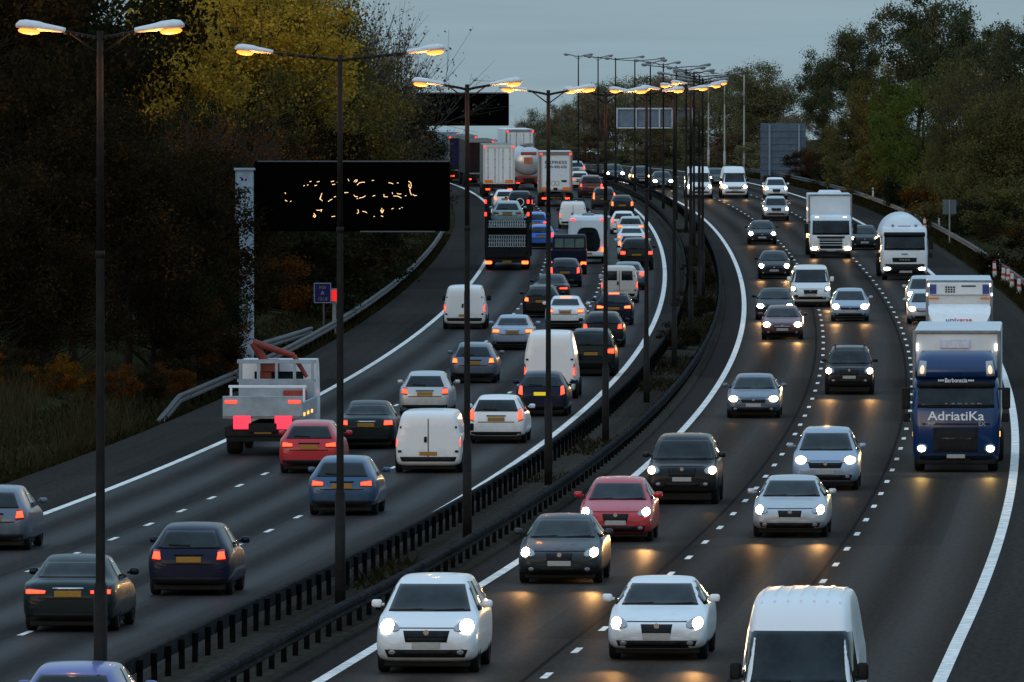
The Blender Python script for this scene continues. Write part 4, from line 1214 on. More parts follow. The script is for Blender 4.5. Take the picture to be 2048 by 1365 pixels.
# ---- dark blue dropside truck whose opaque rear window is coloured as though daylight passed through
def blue_tipper():
    K = Kit()
    K.add('chassis', bxm('chassis', [((0, 0, .62), (.8, 5.0, .22)), ((0, 2.4, .52), (1.7, .1, .14))]), CHASSIS)
    K.wheels([-1.7, 1.6], .78, k=1.1, twin=True)
    cabm = bmesh.new()
    loft(cabm, [[(-.95, -2.6, z), (.95, -2.6, z), (.95, -.7, z), (-.95, -.7, z)] for z in (.5, 1.25)] + [[(-.92, -2.0, 2.0), (.92, -2.0, 2.0), (.92, -.72, 2.0), (-.92, -.72, 2.0)], [(-.84, -1.8, 2.14), (.84, -1.8, 2.14), (.84, -.85, 2.14), (-.84, -.85, 2.14)]])
    i = K.add('cab', finish(cabm, 'cab'), P('darkblue'))
    K.p.append(('rear_window', bxm('rear_window', [((0, -.69, 1.68), (1.6, .03, .52), .01)]), mat('greenish_window', (.13, .18, .15), .08, coat=.3, var=.3, scale=1.5), i, None, None, None))
    K.p.append(('window_frame', bxm('window_frame', [((sx * .3, -.67, 1.68), (.04, .03, .56), 0) for sx in (-1, 1)] + [((0, -.67, 1.97), (1.74, .04, .07)), ((0, -.67, 1.40), (1.74, .04, .06))]), P('darkblue'), i, None, None, None))
    K.add('load_bed', bxm('load_bed', [((0, .9, .82), (1.95, 3.2, .1)), ((-.96, .9, 1.1), (.05, 3.2, .5)), ((.96, .9, 1.1), (.05, 3.2, .5))]), P('darkblue'))
    K.add('tailgate', bxm('tailgate', [((0, 2.52, 1.06), (1.95, .06, .56), .01), ((-.6, 2.56, 1.06), (.05, .04, .54)), ((.6, 2.56, 1.06), (.05, .04, .54))]), P('darkblue'))
    for sx in (-1, 1):
        K.add('tail_light', bxm('tail_light', [((sx * .80, 2.48, .62), (.30, .08, .16), .02)]), TAIL_BRIGHT)
    K.add('number_plate', bxm('number_plate', [((0, 2.48, .60), (.52, .04, .11))]), PLATE_Y)
    return spawn(K, 'pickup_truck', 1138, 549, False, .9, 5.0, {}, 'dark blue dropside pick-up truck with a greenish rear window', 'truck', G_AWAY)
blue_tipper()

# ---- white motorhome
def motorhome():
    K = Kit(); L = 6.0; y1 = 3.0; H = 2.75
    bm = bmesh.new()
    loft(bm, [[(x, y, z) for x, y in ((-w, -1.9), (w, -1.9), (w, yb - .12), (w - .12, yb), (-w + .12, yb), (-w, yb - .12))] for z, w, yb in ((.42, 1.10, y1 - .06), (.9, 1.14, y1), (1.6, 1.14, y1 - .02), (2.5, 1.10, y1 - .12), (2.68, 1.02, y1 - .25), (2.75, .8, y1 - .5))])
    S = finish(bm, 'body'); K.add('body', S, WHITE_BODY)
    cb = bmesh.new(); loft(cb, [[(-.95, yf, z), (.95, yf, z), (.95, -1.88, z), (-.95, -1.88, z)] for z, yf in ((.4, -3.0), (1.05, -3.0), (1.2, -2.75), (1.95, -2.1))])
    K.add('cab', finish(cb, 'cab'), WHITE_BODY)
    # arched dark rear window
    bm = bmesh.new(); n = 18; ring0 = []
    for a in range(n):
        t = 2 * math.pi * a / n
        x = .72 * math.copysign(abs(math.cos(t)) ** .55, math.cos(t)); z = 1.38 + .72 * math.copysign(abs(math.sin(t)) ** .55, math.sin(t))
        if z > 1.4: x *= .86
        ring0.append((x, z))
    loft(bm, [[(x, y1 - .03, z) for x, z in ring0], [(x * .98, y1 + .03, z) for x, z in ring0]])
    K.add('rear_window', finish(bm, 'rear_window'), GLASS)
    K.add('wiper', bxm('wiper', [((.1, y1 + .05, 1.0), (.9, .02, .03))]), TRIM)
    [K.add('roof_hatch', bxm('roof_hatch', [q]), GREY_FRAME) for q in (((0, .6, 2.8), (.7, .7, .12), .03), ((0, -1, 2.8), (.5, .5, .12), .03))]
    K.add('bumper', bxm('bumper', [((0, y1 + .02, .58), (2.2, .16, .26), .05)]), WHITE_BODY)
    for sx in (-1, 1):
        K.add('marker_light', bxm('marker_light', [((sx * .86, y1 - .08, 2.55), (.24, .05, .08), .02)]), MARK_RED)
        i = K.add('tail_light', bxm('tail_light', [((sx * .92, y1 + .05, .82), (.30, .06, .2), .03)]), TAIL_BRIGHT)
        K.p.append(('indicator', bxm('indicator', [((sx * .98, y1 + .08, .93), (.10, .03, .09), .02)]), AMBER, i, None, None, None))
    K.add('chassis', bxm('chassis', [((0, 0, .42), (1.8, 5.4, .3))]), CHASSIS)
    K.add('number_plate', bxm('number_plate', [((0, y1 + .11, .60), (.52, .04, .11))]), PLATE_Y)
    K.wheels([-2.1, 1.5], .88, k=1.1)
    return spawn(K, 'motorhome', 1176, 527, False, 1.5, 6.0, {}, 'white motorhome with a large arched dark rear window', 'motorhome', G_AWAY)
motorhome()

# ---- car transporter
def transporter():
    K = Kit(); L = 14; y1 = 7
    K.add('chassis', bxm('chassis', [((0, 0, .75), (2.3, L, .25)), ((0, y1 - .1, .62), (2.4, .2, .35), .03)]), CHASSIS)
    cb = bmesh.new(); loft(cb, [[(-1.2, -y1 - 2, z), (1.2, -y1 - 2, z), (1.2, -y1, z), (-1.2, -y1, z)] for z in (.5, 2.7)])
    K.add('cab', finish(cb, 'cab'), P('black'))
    for sx in (-1, 1):
        for y in (y1 - .3, 2.2, -2.5, -6.6):
            K.add('upright', bxm('upright', [((sx * 1.17, y, 2.3), (.14, .2, 3.4), .02)]), CHASSIS)
        K.add('side_rail', bxm('side_rail', [((sx * 1.18, 0, 2.35), (.12, L - .6, .22), .02), ((sx * 1.18, 0, 3.1), (.06, L - .6, .06))]), CHASSIS)
    SL = mat('ramp_grating', (.28, .30, .30), .45, metal=.4, var=.3, scale=6)
    sl = []
    for i in range(16):
        x = -.98 + i * .13
        for (z0, y0, z1_, y1_) in ((1.35, y1 - .05, 1.95, y1 - .9),):
            sl.append((x, z0, y0, z1_, y1_))
    bm = bmesh.new()
    for x, z0, y0, z1_, y1_ in sl:
        cyl(bm, (x, y0, z0), (x, y1_, z1_), .028, .028, 6)
    for q in (0, .33, .66, 1):
        bx(bm, (0, y1 - .05 - .85 * q, 1.35 + .6 * q), (2.1, .07, .06))
    K.add('loading_ramp', finish(bm, 'loading_ramp'), SL)
    bm = bmesh.new()
    for i in range(16):
        x = -.98 + i * .13
        cyl(bm, (x, y1 - .3, 2.42), (x, y1 - 1.2, 2.75), .026, .026, 6)
    for q in (0, .5, 1): bx(bm, (0, y1 - .3 - .9 * q, 2.42 + .33 * q), (2.1, .07, .06))
    K.add('loading_ramp', finish(bm, 'loading_ramp'), SL)
    K.add('lower_deck', bxm('lower_deck', [((0, 0, 1.02), (2.2, L - 1, .1)), ((0, y1 - .06, 1.1), (2.3, .08, .5))]), CHASSIS)
    K.add('upper_deck', bxm('upper_deck', [((0, -1.2, 2.32), (2.2, L - 3.5, .1))]), CHASSIS)
    K.wheels([-y1 - 1, 2.5, 3.8], 1.0, big=True, twin=True, k=.85)
    for sx in (-1, 1):
        for z in (3.15, 3.85):
            K.add('marker_light', bxm('marker_light', [((sx * 1.19, y1 - .16, z), (.13, .06, .22), .02)]), MARK_RED)
        K.add('tail_light', bxm('tail_light', [((sx * 1.02, y1 + .02, .45), (.36, .08, .16), .02)]), TAIL_BRIGHT)
    K.add('number_plate', bxm('number_plate', [((0, y1 + .02, .5), (.52, .04, .11))]), PLATE_Y)
    return spawn(K, 'car_transporter', 1014, 541, False, .6, L, {}, 'black car transporter with raised grating ramps carrying a pale teal car', 'lorry', G_AWAY)
tr = transporter()
# the car it carries stands on the upper deck
k_ = car_kit('hatch', False, (), 1)
x_, d_ = px2g(1014, 541)
tc_ = spawn(k_, 'car', 1014, 541, False, .6 - 1.7, 4.05, {'paint': P('teal'), 'mirror': P('teal'), 'rail': TRIM, 'tail': TAIL_OFF, 'bar': TRIM, 'plate': PLATE_Y}, 'pale teal hatchback loaded on the car transporter', 'car', None, dz=2.37)
tc_['group'] = G_AWAY

# ---- recovery flatbed with a red loader crane
def flatbed():
    K = Kit(); L = 7.5; y1 = 3.75
    K.add('chassis', bxm('chassis', [((0, -.3, .85), (.85, L + .6, .26)), ((0, y1 - .2, .72), (2.3, .2, .3), .03), ((0, y1 - .2, .5), (2.2, .12, .14))]), CHASSIS)
    FB = mat('flatbed_grey', (.26, .31, .35), .5, var=.25, scale=2)
    K.add('load_bed', bxm('load_bed', [((0, .55, 1.18), (2.4, 6.2, .14), .02), ((-1.17, .5, 1.42), (.06, 6.0, .36)), ((1.17, .5, 1.42), (.06, 6.0, .36))]), FB)
    K.add('tailgate', bxm('tailgate', [((0, y1 - .08, 1.48), (2.4, .08, .62), .02)]), FB)
    fr = [((x, -1.9, 2.0), (.09, .09, 1.4), .01) for x in (-1.1, -.55, 0, .55, 1.1)] + [((0, -1.9, 2.68), (2.4, .1, .12), .01), ((0, -1.9, 2.1), (2.4, .08, .1), .01)]
    K.add('load_stake', bxm('load_stake', [((0, y1 - 2.0, 2.02), (2.35, .07, .08)), ((-1.1, y1 - 2.0, 1.75), (.07, .07, .5)), ((1.1, y1 - 2.0, 1.75), (.07, .07, .5))]), WHITE_BODY)
    K.add('headboard', bxm('headboard', fr), FB)
    K.add('headboard_panel', bxm('headboard_panel', [((0, -1.86, 1.66), (2.3, .05, .80), .01)]), FB)
    cb = bmesh.new(); loft(cb, [[(-1.12, yf, z), (1.12, yf, z), (1.12, -2.9, z), (-1.12, -2.9, z)] for z, yf in ((.6, -4.9), (1.5, -4.9), (2.5, -4.5), (2.72, -4.2))])
    i = K.add('cab', finish(cb, 'cab'), WHITE_BODY)
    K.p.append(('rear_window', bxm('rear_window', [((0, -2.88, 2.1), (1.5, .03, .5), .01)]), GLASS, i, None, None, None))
    RC = mat('crane_red', (.20, .025, .012), .5, var=.4, scale=3)
    bm = bmesh.new()
    bx(bm, (.35, -2.4, 1.9), (.34, .34, 1.5), .03); cyl(bm, (.35, -2.4, 2.6), (.75, -2.3, 3.25), .14, .12, 10)
    cyl(bm, (.75, -2.3, 3.25), (-.5, -2.3, 2.85), .12, .09, 10); cyl(bm, (-.5, -2.3, 2.85), (-.9, -2.2, 2.2), .08, .06, 8)
    bx(bm, (.2, -2.35, 2.55), (.5, .4, .4), .03)
    K.add('crane', finish(bm, 'crane'), RC)
    LB_ = mat('load_red', (.30, .03, .02), .6, var=.4, scale=4)
    K.add('winch_box', bxm('winch_box', [((-.6, -1.4, 1.55), (.7, .5, .55), .03)]), LB_)
    big = emit('rear_lamp_cluster', (1.0, .03, .07), 1.6)
    for sx in (-1, 1):
        K.add('tail_light', bxm('tail_light', [((sx * .62, y1 - .05, 1.0), (.52, .08, .40), .03)]), big)
        K.add('marker_light', bxm('marker_light', [((sx * .95, y1 - .03, 1.62), (.36, .05, .09), .02)]), MARK_RED)
    K.add('side_marker', bxm('side_marker', [((-1.22, y1 - .5 - q, 1.24), (.03, .3, .1), .01) for q in (0, 1.6, 3.2)]), AMBER)
    K.add('number_plate', bxm('number_plate', [((0, y1 - .08, .72), (.52, .05, .12))]), PLATE_Y)
    K.wheels([-3.6, 1.7], .98, big=True, twin=True, k=.85)
    return spawn(K, 'flatbed_lorry', 535, 908, False, 2.0, L, {}, 'white flatbed recovery lorry with red loader crane on the far left lane', 'lorry', G_AWAY)
flatbed()

# ---------------------------------------------------------------- lorries coming
def cab_shell(Wd, rings):
    """rings: (z, front y, back y, half width fraction, corner radius)"""
    bm = bmesh.new(); R = []
    for z, yf, yb, wf, r in rings:
        w = Wd / 2 * wf; p = []
        for cx_, cy_, a0 in ((w - r, yf + r, -90), (w - .05, yb - .05, 0), (-w + .05, yb - .05, 90), (-w + r, yf + r, 180)):
            rr = r if cy_ == yf + r else .05
            for s in range(5):
                a = math.radians(a0 + 22.5 * s)
                p.append((cx_ + rr * math.cos(a), cy_ + rr * math.sin(a), z))
        R.append(p)
    loft(bm, R)
    return Shell(bm, 0, 'cab')

def front_lorry(px, py, label, name, paint_m, cabH, wsz, hz, grille, body=None, bumper=None, visor=None, lamps=HEAD, extras=None, k=1.0, Wd=2.5, roof=None, lampw=.20, beam=BEAM):
    K = Kit(); L = 6.0; y0 = -3.0
    zb, zt = wsz
    S = cab_shell(Wd, [(.35, y0 + .08, y0 + 2.1, .94, .22), (.5, y0, y0 + 2.15, .98, .22), (zb - .12, y0 + .02, y0 + 2.15, 1.0, .22), (zb, y0 + .06, y0 + 2.15, .995, .22), (zt, y0 + .30, y0 + 2.15, .975, .22), (cabH - .12, y0 + .42, y0 + 2.15, .96, .25), (cabH, y0 + .62, y0 + 2.05, .90, .28)])
    i = K.add('cab', S.me, paint_m)
    h = Wd / 2
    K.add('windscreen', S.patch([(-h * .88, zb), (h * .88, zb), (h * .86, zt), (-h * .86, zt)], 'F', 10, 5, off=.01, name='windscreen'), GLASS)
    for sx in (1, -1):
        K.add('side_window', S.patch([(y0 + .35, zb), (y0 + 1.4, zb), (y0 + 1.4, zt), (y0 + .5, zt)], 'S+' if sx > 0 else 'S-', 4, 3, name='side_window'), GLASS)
        K.add('wiper', bxm('wiper', [((sx * .45, y0 + .03, zb + .03), (.8, .03, .03))]), TRIM)
        K.add('door_mirror', bxm('door_mirror', [((sx * (h + .18), y0 + .35, (zb + zt) / 2 - .05), (.24, .16, .62), .05), ((sx * (h + .06), y0 + .4, zt - .1), (.3, .05, .05)), ((sx * (h + .16), y0 + .33, zb - .28), (.20, .14, .26), .04)]), TRIM)
    K.add('underside', bxm('underside', [((0, y0 + 1.0, .42), (Wd * .9, 1.9, .4), .04), ((0, 1.5, .75), (.9, 7, .3))]), CHASSIS)
    if bumper:
        b0, b1, bmt = bumper
        K.add('bumper', S.patch([(-h * .985, b0), (h * .985, b0), (h * .985, b1), (-h * .985, b1)], 'F', 12, 3, off=.03, name='bumper'), bmt)
    for (g0, g1, gw, gm) in grille:
        j = K.add('grille', S.patch([(-gw, g0), (gw, g0), (gw * 1.03, g1), (-gw * 1.03, g1)], 'F', 8, 3, off=.02, name='grille'), gm)
    for sx in (1, -1):
        cx_ = sx * hz[0]
        j = K.add('headlight', S.patch([(cx_ - lampw * 1.15, hz[1] - .12), (cx_ + lampw * 1.15, hz[1] - .12), (cx_ + lampw * 1.15, hz[1] + .12), (cx_ - lampw * 1.15, hz[1] + .12)], 'F', 6, 4, off=.045, rnd_=True, name='headlight'), HEAD_GLASS)
        if beam: K.p.append(('headlamp_beam', beam, TRIM, None, (cx_, y0 - .22, hz[1]), None, None))
        K.p.append(('lamp', S.patch([(cx_ - lampw * .8, hz[1] - .085), (cx_ + lampw * .8, hz[1] - .085), (cx_ + lampw * .8, hz[1] + .085), (cx_ - lampw * .8, hz[1] + .085)], 'F', 6, 4, off=.06, rnd_=True, name='lamp'), lamps, j, None, None, None))
    if visor:
        K.add('sun_visor', S.patch([(-h * .90, zt - .04), (h * .90, zt - .04), (h * .87, visor), (-h * .87, visor)], 'F', 8, 2, off=.08, skirt=.06, name='sun_visor'), TRIM)
    K.add('number_plate', bxm('number_plate', [((0, y0 - .04, .46), (.52, .03, .11))]), PLATE_W)
    K.wheels([y0 + 1.35], h - .2, big=True, k=.98)
    K.wheels([y0 + 9.5, y0 + 10.8], h - .2, big=True, twin=True, k=.98)
    if extras: extras(K, S, y0, h)
    return spawn(K, name, px, py, True, 1.35, L, {}, label, 'lorry', G_TO, (k, 1, k))

def trailer(K, y0, Wd, z0, z1, L, m, gap=2.45):
    K.add('load_body', bxm('load_body', [((0, y0 + gap + L / 2, (z0 + z1) / 2), (Wd, L, z1 - z0), .06)]), m)
    h = Wd / 2
    K.add('body_frame', bxm('body_frame', [((sx * (h - .03), y0 + gap - .02, (z0 + z1) / 2), (.1, .06, z1 - z0 + .02), .02) for sx in (-1, 1)] + [((0, y0 + gap - .02, z1 - .03), (Wd - .12, .06, .1), .02)]), GREY_FRAME)

# the blue tractor unit with lettering
BLUE_CAB = paint('truck_blue', (.003, .026, .105), .1, .25)
def blue_extras(K, S, y0, h):
    trailer(K, y0, 2.5, 1.2, 3.98, 13.2, WHITE_BODY)
    # high roof with two lamp clusters
    R = cab_shell(2.42, [(2.70, y0 + .36, y0 + 2.1, .98, .25), (3.0, y0 + .46, y0 + 2.1, .955, .3), (3.25, y0 + .66, y0 + 2.1, .91, .34), (3.44, y0 + 1.0, y0 + 2.1, .84, .36)])
    i = K.add('high_roof', R.me, BLUE_CAB)
    for sx in (1, -1):
        q = [(.86, 2.74), (1.12, 2.74), (1.04, 3.18), (.84, 3.16)]
        if sx < 0: q = mirror_q(q)
        j = len(K.p)
        K.p.append(('roof_light', R.patch(q, 'F', 4, 4, off=.03, name='roof_light'), HEAD_GLASS, i, None, None, None))
        K.p.append(('lamp', R.patch([(sx * .98 - .07, 2.80), (sx * .98 + .07, 2.80), (sx * .96 + .06, 3.05), (sx * .96 - .06, 3.05)], 'F', 4, 4, off=.05, rnd_=True, name='lamp'), emit('roof_lamp_glow', (1, .72, .45), 1.2), i, None, None, None))
        K.add('marker_light', bxm('marker_light', [((sx * 1.13, y0 + 2.40, 3.52), (.07, .05, .22), .02)]), emit('white_marker', (1, .95, .85), 2.5))
        K.add('side_marker', bxm('side_marker', [((sx * 1.24, y0 + 1.6, 1.05), (.04, .16, .16), .02)]), AMBER)
    me = text_mesh('AdriatiKa', .36); w = max(v.co.x for v in me.vertices) - min(v.co.x for v in me.vertices)
    me.transform(Matrix.Translation((0, y0 - .02, 1.60)) @ TO_FRONT @ Matrix.Diagonal((1.62 / w, 1, 1, 1))); K.add('lettering', me, LETTER_W)
    for s, x in (('IMP', -.72), ('EX', .74)):
        me = text_mesh(s, .17); me.transform(Matrix.Translation((x, y0 - .02, 1.38)) @ TO_FRONT); K.add('lettering', me, mat('lettering_grey', (.30, .34, .38), .5))
    me = text_mesh('Barbonscia', .17); w = max(v.co.x for v in me.vertices) - min(v.co.x for v in me.vertices)
    me.transform(Matrix.Translation((0, y0 + .16, 2.62)) @ TO_FRONT @ Matrix.Diagonal((.64 / w, 1, 1, 1))); K.add('lettering', me, LETTER_W)
    for sx in (-1, 1):
        K.add('lettering', bxm('lettering', [((sx * (.37 + q * .06), y0 + .16, 2.62), (.04, .008, .05)) for q in range(3)]), LETTER_W)
    K.add('dashboard', bxm('dashboard', [((-.28 + q * .19, y0 + .10, 1.93), (.07 + .03 * (q % 3), .02, .10), .01) for q in range(6)]), mat('dashboard_things', (.16, .19, .20), .5, var=.5, scale=7))
    K.add('roof_panel', bxm('roof_panel', [((-.05, y0 + 2.41, 3.62), (.85, .03, .26), .01)]), mat('pale_panel', (.60, .63, .72), .5, var=.25, scale=5))
front_lorry(1913, 942, 'dark blue articulated lorry lettered AdriatiKa with a white trailer', 'articulated_lorry', BLUE_CAB, 2.74, (1.84, 2.48), (.98, .68), [(.42, 1.28, .62, TRIM), (.95, .99, .42, GREY_FRAME), (1.36, 1.40, .95, TRIM)], bumper=(.35, .52, paint('bumper_blue', (.003, .012, .035), .1, .35)), visor=2.76, lamps=emit('lamp_yellow_white', (1.0, .82, .5), 40.0), extras=blue_extras, lampw=.13, beam=beam_light('yellow_beam', 900.0, (1.0, .62, .16)))

# white refrigerated lorry behind it
def fridge_extras(K, S, y0, h):
    trailer(K, y0, 2.5, 1.0, 4.02, 10, WHITE_BODY, gap=2.35)
    bm = bmesh.new()
    loft(bm, [[(-w, yf, z), (w, yf, z), (w, y0 + 2.2, z), (-w, y0 + 2.2, z)] for z, yf, w in ((2.28, y0 + .42, .82), (2.36, y0 + .42, .96), (2.8, y0 + .85, 1.16), (3.05, y0 + 1.35, 1.18), (3.14, y0 + 1.6, 1.10))])
    K.add('wind_deflector', finish(bm, 'wind_deflector', False), mat('deflector_white', (.72, .73, .72), .35, coat=.3, var=.08))
    for s, m_, x in (('uni', mat('lettering_blue', (.03, .06, .22), .5), -.33), ('verse', LETTER_R, .17)):
        me = text_mesh(s, .24); w = max(v.co.x for v in me.vertices) - min(v.co.x for v in me.vertices)
        me.transform(Matrix.Translation((x, y0 + .62, 2.58)) @ Matrix.Rotation(math.radians(-44), 4, 'X') @ TO_FRONT @ Matrix.Diagonal(((.36 if s == 'uni' else .60) / w, 1, 1, 1)))
        K.add('lettering', me, m_)
    yb = y0 + 2.30
    K.add('cooling_unit', bxm('cooling_unit', [((0, yb - .05, 3.72), (2.3, .14, .46), .03)]), WHITE_BODY)
    bl = mat('panel_blue', (.03, .06, .24), .4, var=.3)
    [K.add('blue_panel', bxm('blue_panel', [((sx * 1.0, yb - .13, 3.70), (.26, .03, .36), .01)]), bl) for sx in (-1, 1)]
    K.add('vent', bxm('vent', [((-.5 + a * .1, yb - .13, 3.60 + b * .09), (.07, .03, .06)) for a in range(4) for b in range(3)] + [((.35, yb - .13, 3.82), (.55, .03, .05))]), TRIM)
    for sx in (-1, 1):
        K.add('warning_band', bxm('warning_band', [((sx * .98, yb - .06, 3.36), (.4, .03, .06))]), ORANGE_BAND)
        K.add('marker_light', bxm('marker_light', [((sx * 1.16, yb - .1, 3.86), (.07, .05, .14), .02), ((sx * 1.22, yb - .1, 3.5), (.07, .05, .12), .02)]), emit('white_marker', (1, .95, .85), 2.5))
front_lorry(1919, 776, 'white refrigerated lorry with a curved wind deflector lettered universe', 'box_lorry', WHITE_BODY, 2.32, (1.35, 2.1), (.95, .6), [(.7, 1.2, .7, TRIM)], extras=fridge_extras, k=.97, beam=None)

# white tanker
def tank_extras(K, S, y0, h):
    bm = bmesh.new(); n = 32; rings = []
    zc, R = 2.28, 1.20
    for y, f in ((2.35, .12), (2.42, .45), (2.6, .75), (2.85, .93), (3.2, 1), (12.5, 1), (13, .7), (13.1, .1)):
        rings.append([(1.22 * f * math.cos(2 * math.pi * a / n), y0 + y, zc + R * f * math.sin(2 * math.pi * a / n)) for a in range(n)])
    loft(bm, rings); K.add('tank', finish(bm, 'tank', True), WHITE_BODY)
    K.add('air_horn', bxm('air_horn', [((sx * .62, y0 + .75, 2.93), (.16, .3, .12), .04) for sx in (-1, 1)] + [((0, y0 + .8, 2.90), (.7, .08, .06), .02)]), mat('horn_pink', (.30, .22, .22), .4))
    for sx in (-1, 1):
        K.add('marker_light', bxm('marker_light', [((sx * .82, y0 + .42, 2.64), (.22, .06, .06), .02)]), emit('warm_marker', (1, .75, .45), 2.2))
    K.add('side_marker', bxm('side_marker', [((-1.27, y0 + 2.5 + .5 * q, 1.0 + .16 * q), (.05, .2, .12), .02) for q in range(5)]), emit('warm_marker2', (1, .60, .28), 1.6))
    K.add('emblem', bxm('emblem', [((0, y0 - .02, 1.42), (.34, .03, .07), .01)]), mat('emblem_blue', (.18, .26, .36), .4))
    for q in (-.22, -.07, .08, .23): K.add('badge_letter', bxm('badge_letter', [((q, y0 - .03, 1.10), (.10, .03, .09), .01)]), mat('dull_chrome', (.20, .20, .21), .3, metal=.8))
front_lorry(1808, 560, 'white tanker lorry with a domed white tank and black bumper', 'tanker_lorry', WHITE_BODY, 2.86, (1.62, 2.42), (.94, .62), [(.98, 1.22, .64, TRIM)], bumper=(.35, .88, TRIM), visor=2.58, lamps=emit('lamp_white', (1.0, .85, .62), 16.0), extras=tank_extras, lampw=.24, beam=BEAM_DIM)

# white box lorry with glowing lamps
def daf_extras(K, S, y0, h):
    trailer(K, y0, 2.55, 1.0, 3.72, 7.5, WHITE_BODY, gap=2.25)
    bm = bmesh.new()
    loft(bm, [[(-w, yf, z), (w, yf, z), (w, y0 + 4.4, z), (-w, y0 + 4.4, z)] for z, yf, w in ((3.72, y0 + 3.0, .72), (3.86, y0 + 3.05, .68), (3.96, y0 + 3.25, .58))])
    K.add('roof_pod', finish(bm, 'roof_pod'), WHITE_BODY)
    for q in (0, 1, 2):
        K.add('grille_bar', bxm('grille_bar', [((0, y0 - .05, .78 + q * .15), (1.7, .04, .035), .01)]), WHITE_BODY)
    for sx in (-1, 1):
        K.add('marker_light', bxm('marker_light', [((sx * .82, y0 + .42, 2.42), (.22, .06, .05), .02)]), emit('white_marker', (1, .95, .85), 2.5))
front_lorry(1661, 516, 'white box lorry with glowing yellow headlamps and a black barred grille', 'box_lorry', WHITE_BODY, 2.55, (1.38, 2.22), (.98, .58), [(.42, 1.16, .66, TRIM), (1.18, 1.30, .80, TRIM)], extras=daf_extras, lamps=emit('headlamp_glare', (1.0, .74, .42), 60.0), lampw=.24)

# ================================================================== SIGNS AND ROADSIDE THINGS
SIGN_BLACK = mat('sign_black', (.0008, .0008, .001), .9, spec=.02)
SIGN_FRAME = mat('sign_frame', (.02, .02, .022), .5, metal=.3)
SIGN_POST = mat('pale_sign_post', (.36, .44, .52), .5, var=.35, scale=1.5)
LED = emit('amber_led', (1.0, .62, .28), 2.2)

def sign_box(name, x0, x1, y0, y1, d, depth, m, root_loc, bev=.12):
    a, b = at(x0, y1, d), at(x1, y0, d)
    c = (a + b) / 2
    bm = bmesh.new(); bx(bm, (c.x - root_loc.x, d - root_loc.y + depth / 2, c.z - root_loc.z), (b.x - a.x, depth, b.z - a.z), bev, 3)
    return finish(bm, name)

# the near variable message sign, cantilevered from a pale post
d = 390.0
gx, gd = at(489, 745, d).x, d
base = Vector((gx, d, gz(d) + bank(gx - C(d))))
root = empty('message_sign', base)
p = link('panel', sign_box('panel', 508, 900, 322, 463, d, .7, SIGN_BLACK, base), SIGN_BLACK, root)
fr = bmesh.new()
for (xa, ya, xb, yb, t) in ((515, 323, 896, 323, .05), (720, 463.5, 870, 463.5, .05)):
    a, b = at(xa, ya, d), at(xb, yb, d)
    bx(fr, ((a.x + b.x) / 2 - base.x, -.02, (a.z + b.z) / 2 - base.z), (b.x - a.x, .06, t))
link('edge_trim', finish(fr, 'edge_trim'), mat('worn_edge', (.09, .10, .11), .5), p)
# the lamp dots that glint on the sign face
Z = lambda x, y: (430 + x * .24414, 300 + y * .24414)
strokes = [[(725, 297), (735, 292)], [(755, 290), (765, 286)], [(775, 262), (790, 258)], [(815, 294), (835, 290)], [(835, 264), (857, 258)],
           [(950, 262), (975, 256)], [(960, 286), (985, 282)], [(1000, 268), (1030, 264)], [(1090, 240), (1098, 256)], [(1138, 262), (1150, 248), (1166, 246), (1160, 262), (1146, 264)],
           [(1165, 290), (1180, 272), (1205, 266), (1228, 266)], [(1286, 252), (1302, 250)], [(1422, 270), (1440, 272), (1460, 280)], [(1492, 272), (1504, 272)],
           [(1585, 258), (1604, 268), (1608, 296), (1600, 318), (1588, 300), (1590, 280)], [(1594, 322), (1602, 356), (1612, 372)], [(1620, 366), (1636, 376), (1652, 374)],
           [(574, 350), (578, 362)], [(574, 412), (592, 422)], [(616, 424), (626, 420)], [(876, 355), (866, 384), (858, 402), (874, 412), (880, 420)], [(868, 380), (864, 400)],
           [(928, 424), (944, 412), (962, 404)], [(975, 388), (990, 382)], [(1005, 400), (1020, 394)], [(1060, 352), (1092, 350)], [(1138, 370), (1148, 384), (1170, 384)], [(1160, 402), (1170, 398)],
           [(1180, 396), (1216, 388), (1232, 376)], [(1292, 380), (1312, 374)], [(1384, 364), (1384, 384), (1416, 386)], [(1452, 350), (1456, 362)], [(1462, 378), (1496, 380), (1528, 394)], [(1490, 358), (1504, 362), (1526, 362)], [(1556, 376), (1568, 376)],
           [(832, 494), (856, 496), (876, 490), (868, 508)], [(810, 520), (818, 532), (804, 542), (820, 556)], [(814, 530), (826, 540), (818, 552)], [(1172, 488), (1176, 510), (1164, 524)], [(1208, 504), (1232, 508), (1244, 516)],
           [(1356, 492), (1364, 512), (1376, 510), (1382, 490)], [(1366, 478), (1370, 520)], [(1360, 540), (1378, 548)], [(1446, 486), (1462, 478)], [(1508, 484), (1518, 480)], [(1530, 470), (1536, 476)], [(955, 548), (985, 544)], [(1300, 548), (1308, 544)]]
bm = bmesh.new()
for s in strokes:
    pts = [at(*Z(x, y), d) - base for x, y in s]
    for a, b in zip(pts, pts[1:]):
        a = Vector((a.x, -.015, a.z)); b = Vector((b.x, -.015, b.z))
        cyl(bm, a, b, .011, .009, 5)
link('lit_lettering', finish(bm, 'lit_lettering'), LED, p)
bm = bmesh.new()
a, b = at(470, 338, d) - base, at(508, 448, d) - base
bx(bm, ((a.x + b.x) / 2, .35, (a.z + b.z) / 2), (b.x - a.x, .6, a.z - b.z), .08)
a2, b2 = at(478, 448, d) - base, at(507, 700, d) - base
bx(bm, ((a2.x + b2.x) / 2, .4, a2.z / 2 - .3), (b2.x - a2.x, .5, a2.z + .6), .06)
link('post', finish(bm, 'post'), SIGN_POST, root)
